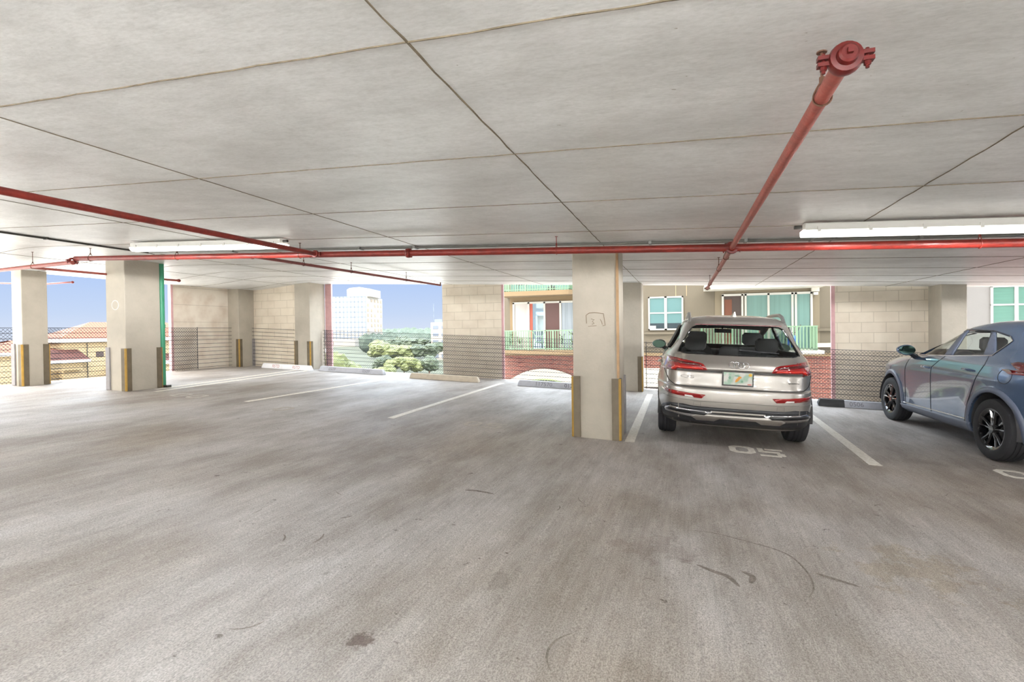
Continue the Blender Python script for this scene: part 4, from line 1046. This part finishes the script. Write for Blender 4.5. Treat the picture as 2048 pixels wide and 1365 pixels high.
    def seat(c,x,y,z0,w,ztop,lean=.18,head=True,name='seat'):
        b=MB(); h=ztop-z0; vs=[]
        rows=[(0,.9,.07),(.2,1,.08),(.7,1,.075),(.93,.85,.06),(1.,.6,.04)]
        for t_,kw,th in rows:
            for sx,sy in ((-1,-1),(-.8,-1.25),(.8,-1.25),(1,-1),(1,1),(.8,1.1),(-.8,1.1),(-1,1)):
                vs.append((x+sx*w/2*kw,y-lean*t_*h+sy*th,z0+t_*h))
        n=8; fs=[(i*n+k,i*n+(k+1)%n,(i+1)*n+(k+1)%n,(i+1)*n+k) for i in range(len(rows)-1) for k in range(n)]+[tuple(range(n)),tuple(range(4*n,5*n))]
        b.add(vs,fs); s_=c.part(b,name,M_interior,smooth=True)
        if head:
            hb=MB(); vs=[]
            for t_,kw in ((0,.75),(.2,1),(.8,1),(1,.7)):
                for sx,sy in ((-1,-.7),(-.8,-1),(.8,-1),(1,-.7),(1,.7),(.8,1),(-.8,1),(-1,.7)):
                    vs.append((x+sx*.14*kw,y-lean*h-.02+sy*.055,ztop+.03+t_*.19))
            hb.add(vs,[(i*n+k,i*n+(k+1)%n,(i+1)*n+(k+1)%n,(i+1)*n+k) for i in range(3) for k in range(n)]+[tuple(range(n)),tuple(range(3*n,4*n))])
            hb.tube([(x-.06,y-lean*h,ztop-.03),(x-.06,y-lean*h,ztop+.06)],.007,6).tube([(x+.06,y-lean*h,ztop-.03),(x+.06,y-lean*h,ztop+.06)],.007,6)
            c.part(hb,'headrest',M_interior,s_,smooth=True)
    def mirror(c,x,y,z,side,m,y0):
        b=MB().ico((0,0,0),1,3); vs=[]
        for v in b.v:
            vx,vy,vz=v
            if vy<-.35: vy=-.35+(vy+.35)*.15
            vs.append((x+vx*.125,y+vy*.10,z+vz*.082*(1-.12*vx*side)))
        b.v=vs; o=c.part(b,'side_mirror',m,smooth=True)
        c.part(MB().tube([(x-side*.07,y+.01,z-.05),(x-side*.16,y+.06,z-.10)],[.035,.045],8),'mirror_arm',M_plast,o)
        g=MB(); n=16; vs=[(x+.112*math.cos(2*math.pi*k/n)*1.0,y-.052,z+.068*math.sin(2*math.pi*k/n)) for k in range(n)]
        g.add(vs+[(a,b_-.004,c_) for a,b_,c_ in vs],[tuple(range(n)),tuple(range(n,2*n))]+[(k,(k+1)%n,n+(k+1)%n,n+k) for k in range(n)])
        c.part(g,'mirror_glass',mat('mirror_face',(70,92,86),.04,metal=.9),o)
def mir(poly): return [(-u,v) for u,v in poly]

# ---- silver SUV seen from behind
P_sil=car_paint('silver_paint',(166,161,154),.75,.36)
rows=[ # z, rear, front, half width, rear exponent, front exponent
(.24,-.72,3.45,.80,5,4),(.28,-.86,3.60,.88,5.5,4),(.36,-.935,3.68,.915,5.5,4),(.48,-.965,3.71,.93,5.5,4),(.60,-.975,3.72,.935,5.5,4),(.70,-.970,3.72,.935,5.5,4),
(.735,-.962,3.71,.935,5.5,4),(.755,-.925,3.70,.934,5.5,4),(.86,-.912,3.68,.935,5.5,4),(.925,-.905,3.66,.935,5.5,4),(.945,-.915,3.65,.934,5.5,4),(.975,-.940,3.63,.930,5.2,4),(1.03,-.925,3.52,.922,5,4),
(1.08,-.895,3.20,.905,4.8,4),(1.12,-.868,2.75,.885,4.6,4),(1.155,-.845,2.42,.850,4.6,4.5),(1.20,-.815,2.22,.815,4.6,4.5),(1.30,-.745,1.98,.762,4.4,4.5),(1.40,-.670,1.74,.715,4.4,4.5),(1.50,-.595,1.48,.672,4.4,4.5),
(1.535,-.575,1.36,.655,4.4,4.5),(1.56,-.560,1.25,.640,4.2,4.3),(1.59,-.50,1.05,.600,4,4),(1.62,-.38,.86,.535,3.6,3.6),(1.64,-.18,.70,.45,3.2,3.2),(1.655,.0,.55,.32,3,3),(1.66,.2,.38,.12,2.5,2.5)]
sv=Car('silver_suv','silver SUV seen from behind, parked right of the nearest column','parked SUVs',(.53,7.25),.015,(.935,1,.935),rows,P_sil,2.82,0,.365)
rear_win=[(-.70,1.165),(-.66,1.26),(-.585,1.40),(-.535,1.475),(-.48,1.50),(-.25,1.518),(0,1.522)]
rw=rear_win+[(-a,b) for a,b in rear_win[::-1][1:]]+[(.60,1.15),(0,1.145),(-.60,1.15)]
side=[(2.0,1.17),(1.55,1.38),(1.15,1.49),(.5,1.52),(0,1.50),(-.25,1.44),(-.42,1.32),(-.36,1.19),(.5,1.165)]
wind=[(-.66,1.20),(-.56,1.46),(0,1.48),(.56,1.46),(.66,1.20)]
cuts=[MB().prism(rw,1,-1.4,.0),MB().prism(wind,1,1.2,3.2),MB().prism(side,0,-1.3,-.3),MB().prism(side,0,.3,1.3)]
for y in (0,2.82):
    for s_ in (-1,1): cuts.append(MB().tube([(s_*.50,y,.365),(s_*1.3,y,.365)],.405,48))
sv.cut(cuts)
for y in (0,2.82):
    for s_ in (-1,1):
        sv.liner(y,s_,.41,s_*.93,s_*.52); sv.wheel(s_*.805,y,s_,'single',mat('silver_rim',(190,192,196),.25,metal=.8))
M_sg=M_tint
sv.patch('rear_window',rw,'rear',M_tint,off=-.012,thick=0)
sv.patch('windscreen',wind,'front',M_clear,off=-.012,thick=0)
for v_ in ('left','right'): 
    sv.patch('side_window',side,v_,M_tint,off=-.012,thick=0)
    for yy in (1.02,-.02): sv.line('door_pillar',[(yy,1.17),(yy-.12,1.50)],v_,.028,M_gloss,off=.0)
    sv.line('window_trim',[(2.0,1.165),(.5,1.158),(-.36,1.183),(-.43,1.32)],v_,.008,M_chrome,off=.002)
    sv.line('door_seam',[(1.95,1.10),(1.98,.6),(1.9,.30)],v_,.003,M_plast); sv.line('door_seam',[(.95,1.14),(.97,.35)],v_,.003,M_plast); sv.line('door_seam',[(-.1,1.16),(.1,.95),(.38,.62),(.42,.35)],v_,.003,M_plast)
    for yy in (1.15,.1): 
        r=sv.proj_pt(yy,.98,v_,.02); 
        if r: sv.part(MB().tube([(r[0].x,yy-.10,.985),(r[0].x*1.012,yy-.05,.985),(r[0].x*1.012,yy+.05,.985),(r[0].x,yy+.10,.985)],.014,8),'door_handle',P_sil,smooth=True)
# black frame round the rear window
def inset(poly,k,c0=(0,1.33)): return [((u-c0[0])*k[0]+c0[0],(v-c0[1])*k[1]+c0[1]) for u,v in poly]
sv.line('window_seal',rw,'rear',.010,M_gloss,off=-.004,closed=True)
sv.part(MB().box((-.50,-.60,1.512),(.50,-.575,1.524)),'high_brake_light',M_darkred)
tl=[(-.80,1.10),(-.655,1.077),(-.45,1.045),(-.40,1.03),(-.355,.966),(-.40,.960),(-.69,.962),(-.74,.930),(-.93,.935),(-.93,1.09)]
for pl,v_ in ((tl,0),(mir(tl),1)):
    o=sv.patch('tail_light',pl,'rear',M_redlens,off=.008,thick=.03,step=.03)
    s_=-1 if not v_ else 1
    sv.patch('dark_lens_band',[(s_*a,b) for a,b in ((-.46,1.032),(-.42,1.018),(-.42,1.0),(-.66,1.02),(-.80,1.04),(-.80,1.06),(-.66,1.05))],'rear',M_darkred,off=.012,thick=.004,parent=o,step=.03)
    sv.patch('bright_lens_strip',[(s_*a,b) for a,b in ((-.40,.972),(-.69,.975),(-.745,.945),(-.79,.945),(-.72,.992),(-.42,.985))],'rear',M_litred,off=.012,thick=.004,parent=o,step=.03)
    sv.patch('tail_light_side',[(a_,b) for a_,b in ((-.80,1.08),(-.62,1.05),(-.60,.99),(-.72,.93),(-.80,.93))],'left' if s_<0 else 'right',M_redlens,off=.008,thick=.02,parent=o,step=.03)
rf=[(-.86,.640),(-.84,.672),(-.36,.640),(-.395,.612),(-.84,.640)]
rf=[(-.885,.668),(-.865,.695),(-.365,.664),(-.410,.618),(-.80,.638)]
for s_ in (1,-1):
    o=sv.patch('bumper_reflector',[(s_*a,b) for a,b in rf],'rear',M_redlens,off=.006,thick=.02)
    sv.patch('reversing_light',[(s_*a,b) for a,b in ((-.60,.648),(-.60,.630),(-.50,.626),(-.52,.645))],'rear',mat('clear_lens',(228,226,222),.2),off=.010,thick=.003,parent=o)
# tailgate seams and crease shade
sv.line('tailgate_seam',[(-.86,.93),(-.80,.80),(-.72,.752),(0,.742),(.72,.752),(.80,.80),(.86,.93)],'rear',.0045,M_plast)
sv.line('tailgate_shadow_edge',[(-.72,.948),(0,.940),(.72,.948)],'rear',.006,mat('crease_shade_grey',(92,92,94),.3,metal=.5))  # dark line painting the shade in the tailgate crease
sv.line('bumper_crease',[(-.86,.60),(-.4,.585),(.4,.585),(.86,.60)],'rear',.003,mat('seam_grey',(120,118,114),.5))
for s_ in (1,-1): sv.line('tow_cover_seam',[(s_*.50,.57),(s_*.50,.50),(s_*.42,.50),(s_*.42,.57)],'rear',.002,mat('seam_grey',(120,118,114),.5),closed=True)
# lower valance
cl=[(-.90,.40),(-.86,.47),(-.78,.525),(-.62,.535),(-.50,.52),(0,.515)]
sv.patch('lower_cladding',cl+mir(cl)[::-1][1:]+[(.86,.30),(0,.29),(-.86,.30)],'rear',M_plast,off=.005,thick=.03)
for s_ in (1,-1):
    o=sv.patch('exhaust_trim',[(s_*a,b) for a,b in ((-.28,.462),(-.76,.486),(-.86,.425),(-.80,.405),(-.42,.385),(-.34,.40))],'rear',M_chrome,off=.014,thick=.012,step=.04)
    sv.patch('exhaust_opening',[(s_*a,b) for a,b in ((-.33,.448),(-.75,.470),(-.81,.436),(-.37,.418))],'rear',M_plast,off=.020,thick=.006,parent=o,step=.04)
sv.patch('skid_plate',[(-.52,.395),(-.44,.435),(.44,.435),(.52,.395),(.46,.355),(.26,.355),(.20,.385),(-.20,.385),(-.26,.355),(-.46,.355)],'rear',P_sil,off=.016,thick=.012)
sv.patch('silver_centre_blade',[(-.30,.475),(.30,.475),(.30,.452),(-.30,.452)],'rear',P_sil,off=.012,thick=.01)
# rings emblem
em=bpy.data.objects.new('ring_emblem',None); COL.objects.link(em); em.parent=sv.root
for k in range(4):
    cx=-.0735+.049*k; y_=sv.proj_pt(cx,1.02,'rear',.006)[0].y
    pts=[(cx+.036*math.cos(2*math.pi*i/28),sv.proj_pt(cx+.036*math.cos(2*math.pi*i/28),1.035+.036*math.sin(2*math.pi*i/28),'rear',.006)[0].y,1.035+.036*math.sin(2*math.pi*i/28)) for i in range(29)]
    MB().tube(pts,.0048,6).build('ring',M_chrome,em,smooth=True)
def rear_text(txt,x,z,w,h,m,name):
    me,(a0,a1,b0,b1)=glyph(txt,0,0,0,0,m,name,None)
    for v in me.vertices:
        u=x+(v.co.x-a0)/(a1-a0)*w; q=z+(v.co.y-b0)/(b1-b0)*h; r=sv.proj_pt(u,q,'rear',.006)[0]; v.co=(u,r.y,q)
    me.materials.clear(); me.materials.append(m); o=bpy.data.objects.new(name,me); COL.objects.link(o); o.parent=sv.root; return o
rear_text('Q5',-.66,.845,.16,.042,mat('badge_metal',(120,118,116),.3,metal=.7),'model_badge')
rear_text('quattro',.54,.835,.13,.020,M_plast,'drive_badge')
# number plate
yp=sv.proj_pt(-.02,.86,'rear',.0)[0].y
pf=sv.part(MB().box((-.185,yp-.030,.785),(.165,yp+.01,.965)),'number_plate',M_gloss,bevel=.004)
M_pl=bpy.data.materials.new('plate_face'); M_pl.use_nodes=True; t=M_pl.node_tree; b_=t.nodes['Principled BSDF']; co=N(t,'ShaderNodeTexCoord')
nz=N(t,'ShaderNodeTexNoise',Scale=14.,Detail=1.); t.links.new(co.outputs['Object'],nz.inputs['Vector'])
r_=N(t,'ShaderNodeValToRGB'); t.links.new(nz.outputs[0],r_.inputs[0]); r_.color_ramp.elements[0].position=.38; r_.color_ramp.elements[1].position=.55
r_.color_ramp.elements[0].color=(*lin((150,178,158)),1); r_.color_ramp.elements[1].color=(*lin((200,200,192)),1); t.links.new(r_.outputs[0],b_.inputs['Base Color']); b_.inputs['Roughness'].default_value=.4
sv.part(MB().box((-.168,yp-.034,.802),(.148,yp-.028,.948)),'plate_face',M_pl,pf)
def pblob(x,z,rx,rz,m,name='plate_mark',a=0):
    n=14; vs=[(x+rx*math.cos(2*math.pi*k/n)*math.cos(a)-rz*math.sin(2*math.pi*k/n)*math.sin(a),yp-.0350,z+rx*math.cos(2*math.pi*k/n)*math.sin(a)+rz*math.sin(2*math.pi*k/n)*math.cos(a)) for k in range(n)]
    MB().add(vs+[(p[0],p[1]+.002,p[2]) for p in vs],[tuple(range(n)),tuple(range(n,2*n))]+[(k,(k+1)%n,n+(k+1)%n,n+k) for k in range(n)]).build(name,m,pf)
pblob(-.012,.865,.040,.016,mat('plate_orange',(206,140,52),.5),a=.9); pblob(.010,.892,.020,.014,MATS['plate_orange']); pblob(.125,.925,.020,.018,mat('plate_yellow',(214,170,60),.5)); pblob(.118,.812,.026,.006,mat('plate_red',(190,80,70),.5)); pblob(-.10,.885,.014,.018,mat('plate_green',(104,146,122),.5)); pblob(.035,.845,.014,.014,MATS['plate_green']); pblob(-.02,.91,.03,.008,MATS['plate_green'])
# wiper, roof rails, antenna, mirrors
pw=[sv.proj_pt(u,v,'rear',.012)[0] for u,v in ((.0,1.205),(.15,1.195),(.30,1.188),(.44,1.182))]
sv.part(MB().tube(pw,[.018,.010,.009,.006],8),'rear_wiper',M_plast,smooth=True)
for s_ in (-1,1):
    pts=[]; 
    for i in range(13):
        yy=-.42+i*.155; k=min(1,min(i,12-i)/2.0)
        d=sv.bvh.ray_cast(Vector((s_*.565,yy,2.2)),Vector((0,0,-1)))[0]; 
        if d is None: continue
        pts.append((s_*.565,yy,d.z+.006+.055*math.sin(k*math.pi/2)))
    sv.part(MB().tube(pts,.023,8),'roof_rail',mat('satin_rail',(176,176,174),.3,metal=.8),smooth=True)
sv.part(MB().add([(-.03,-.28,1.60),(.03,-.28,1.60),(.035,-.05,1.64),(-.035,-.05,1.64),(-.006,-.27,1.695),(.006,-.27,1.695)],[(0,1,5,4),(1,2,5),(2,3,4,5),(3,0,4),(3,2,1,0)]),'roof_antenna',P_sil)
sv.mirror(-1.01,1.98,1.17,-1,M_gloss,0); sv.mirror(1.01,1.98,1.17,1,M_gloss,0)
# interior
for x in (-.40,.40): sv.seat(x,1.15,.55,.50,1.20,.16,True,'front_seat')
for x in (-.46,.0,.46): sv.seat(x,.20,.55,.42,1.13 if x else 1.00,.12,True,'rear_seat')
sv.part(MB().box((-.72,1.75,.8),(.72,2.1,1.12)),'dashboard',M_interior,bevel=.04)
sv.part(MB().box((-.68,-.70,.80),(.68,-.1,.86)),'parcel_floor',M_interior)
sv.part(MB().lathe([(.170,-.012),(.182,0),(.170,.012),(.158,0)],(-.37,1.62,1.05),'y',28),'steering_wheel',M_interior,smooth=True)
sv.part(MB().box((-.13,1.30,1.405),(.13,1.33,1.47)).tube([(0,1.32,1.46),(0,1.42,1.53)],.012,6),'interior_mirror',M_interior)

# ---- blue-grey SUV seen from its left rear
P_blu=car_paint('blue_grey_paint',(82,102,130),.45,.22)
M_clad=mat('grey_cladding',(96,104,122),.38,spec=.5)
rows=[
(.24,-.62,3.42,.80,5,4),(.30,-.76,3.55,.885,5,4),(.42,-.83,3.63,.905,5,4),(.60,-.86,3.66,.915,5,4),(.80,-.87,3.66,.925,5,4),(.92,-.865,3.62,.928,5,4),(1.00,-.85,3.50,.918,5,3.6),
(1.06,-.83,3.32,.905,4.8,3.4),(1.11,-.81,2.95,.892,4.6,3.4),(1.15,-.79,2.62,.875,4.4,3.6),(1.19,-.765,2.36,.855,4.2,3.8),(1.25,-.73,2.16,.828,4.2,4),(1.35,-.66,1.92,.780,4.2,4),(1.45,-.585,1.68,.740,4.2,4),(1.54,-.51,1.44,.705,4.2,4),
(1.59,-.47,1.26,.678,4,4),(1.63,-.40,1.06,.635,3.8,3.8),(1.655,-.28,.90,.585,3.5,3.5),(1.675,-.10,.74,.48,3.2,3.2),(1.685,.05,.58,.34,3,3),(1.69,.2,.38,.12,2.5,2.5)]
bl=Car('blue_suv','blue-grey SUV at the right edge of the picture, seen from its left side','parked SUVs',(4.07,7.13),.04,(.935,1,.935),rows,P_blu,2.78,0,.365,flare=.022,yw=(.07,2.72))
side=[(2.04,1.16),(1.82,1.345),(1.51,1.50),(1.15,1.55),(.80,1.55),(.46,1.53),(.13,1.465),(.05,1.42),(.24,1.245),(1.04,1.195)]
rwb=[(-.62,1.20),(-.52,1.46),(0,1.50),(.52,1.46),(.62,1.20)]
wind=[(-.68,1.26),(-.58,1.50),(0,1.53),(.58,1.50),(.68,1.26)]
cuts=[MB().prism(rwb,1,-1.2,.0),MB().prism(wind,1,1.3,3.2),MB().prism(side,0,-1.3,-.3),MB().prism(side,0,.3,1.3)]
for y in (.07,2.72):
    for s_ in (-1,1): cuts.append(MB().tube([(s_*.50,y,.375),(s_*1.3,y,.375)],.425,48))
bl.cut(cuts)
rimb=mat('black_alloy',(22,22,25),.10,metal=.3,coat=1)
for y in (.07,2.72):
    for s_ in (-1,1):
        bl.liner(y,s_,.43,s_*.90,s_*.52); wv_=bl.wheel(s_*.80,y,s_,'pair',rimb)
        # arch cladding band
        r0_,r1_=.425,.49; P=[]; n=40; q=MB(); ok=[]
        for i in range(n+1):
            a=math.radians(-22+224*i/n)
            for rr in (r0_,r1_):
                h=bl.proj_pt(y+rr*math.cos(a),.375+rr*math.sin(a),'left' if s_<0 else 'right',.010)
                ok.append(h[0] if h else None)
        for v in ok: q.v.append(tuple(v) if v is not None else (0,0,0))
        for i in range(n):
            a=2*i
            if all(ok[k] is not None for k in (a,a+1,a+2,a+3)): q.f.append((a,a+1,a+3,a+2))
        o=q.build('arch_cladding',M_clad,bl.root,smooth=True); so=o.modifiers.new('s','SOLIDIFY'); so.thickness=.02
for v_ in ('left','right'):
    bl.patch('side_window',side,v_,M_clear,off=-.014,thick=0)
    bl.line('chrome_trim',[(2.06,1.15),(1.04,1.186),(.24,1.236),(.04,1.42),(.12,1.475)],v_,.009,M_chrome,off=.002)
    bl.line('window_seal',[(2.06,1.16),(1.82,1.355),(1.51,1.51),(1.15,1.56),(.46,1.54),(.12,1.475)],v_,.008,M_gloss,off=.0)
    bl.patch('centre_pillar',[(1.07,1.20),(1.25,1.19),(1.17,1.545),(1.07,1.55)],v_,M_clad,off=-.002,thick=.02)
    bl.patch('rear_pillar',[(.22,1.26),(.42,1.235),(.52,1.53),(.44,1.525)],v_,M_clad,off=-.002,thick=.02)
    bl.line('door_seam',[(1.17,1.19),(1.42,1.0),(1.42,.30)],v_,.0035,M_plast)
    bl.line('door_seam',[(.30,1.24),(.28,1.12),(.42,.85),(.55,.55),(.62,.30)],v_,.0035,M_plast)
    bl.line('door_seam',[(2.16,1.14),(2.2,.9),(2.18,.30)],v_,.0035,M_plast)
    bl.patch('sill_cladding',[(.49,.24),(2.30,.24),(2.32,.345),(1.42,.355),(.47,.37)],v_,M_clad,off=.014,thick=.03)
    bl.line('sill_trim',[(.50,.40),(2.28,.375)],v_,.006,M_chrome,off=.004)
    for yy,z_ in ((1.56,.99),(.56,1.035)):
        r=bl.proj_pt(yy,z_,v_,.012)[0]; k=1.0 if r.x>0 else -1.0
        o=bl.part(MB().tube([(r.x,yy-.11,z_),(r.x+k*.022,yy-.07,z_+.003),(r.x+k*.024,yy+.05,z_+.003),(r.x,yy+.10,z_)],[.010,.017,.017,.010],8),'door_handle',P_blu,smooth=True)
        bl.part(MB().tube([(r.x+k*.026,yy-.07,z_+.008),(r.x+k*.028,yy+.05,z_+.008)],.007,6),'chrome_strip',M_chrome,o)
fc=[(-.10+.105*math.cos(2*math.pi*k/24)*(1 if abs(math.cos(2*math.pi*k/24))<.8 else .96),1.01+.085*math.sin(2*math.pi*k/24)) for k in range(24)]
bl.line('fuel_flap_seam',fc,'left',.003,M_plast,closed=True)
tlb=[(-.12,1.16),(-.20,1.185),(-.45,1.165),(-.62,1.14),(-.62,1.04),(-.45,1.05),(-.30,1.07)]
for s_,v_ in ((-1,'left'),(1,'right')):
    bl.patch('tail_light',tlb,v_,M_darkred,off=.008,thick=.02)
    bl.patch('tail_light_rear',[(s_*a,b) for a,b in ((.88,1.16),(.5,1.12),(.5,1.06),(.88,1.04))],'rear',M_redlens,off=.008,thick=.02)
    bl.patch('bumper_cladding',[(-.47,.26),(-.47,.47),(-.62,.49),(-.75,.50),(-.75,.26)],v_,M_clad,off=.012,thick=.03)
    bl.patch('bumper_reflector',[(-.50,.44),(-.52,.49),(-.70,.50),(-.70,.45)],v_,M_redlens,off=.018,thick=.01)
bl.patch('lower_cladding',[(-.80,.26),(.80,.26),(.80,.50),(-.80,.50)],'rear',M_clad,off=.012,thick=.03)
bl.patch('rear_window',rwb,'rear',M_tint,off=-.012,thick=0); bl.patch('windscreen',wind,'front',M_clear,off=-.012,thick=0)
bl.mirror(-1.03,1.95,1.225,-1,P_blu,0); bl.mirror(1.03,1.95,1.225,1,P_blu,0)
for x in (-.37,.37): bl.seat(x,1.22,.55,.50,1.24,.16,True,'front_seat')
for x in (-.42,.0,.42): bl.seat(x,.28,.55,.44,1.20,.12,True,'rear_seat')
bl.part(MB().box((-.74,1.85,.8),(.74,2.2,1.14)),'dashboard',M_interior,bevel=.04)
bl.part(MB().lathe([(.170,-.012),(.182,0),(.170,.012),(.158,0)],(-.37,1.72,1.08),'y',28),'steering_wheel',M_interior,smooth=True)
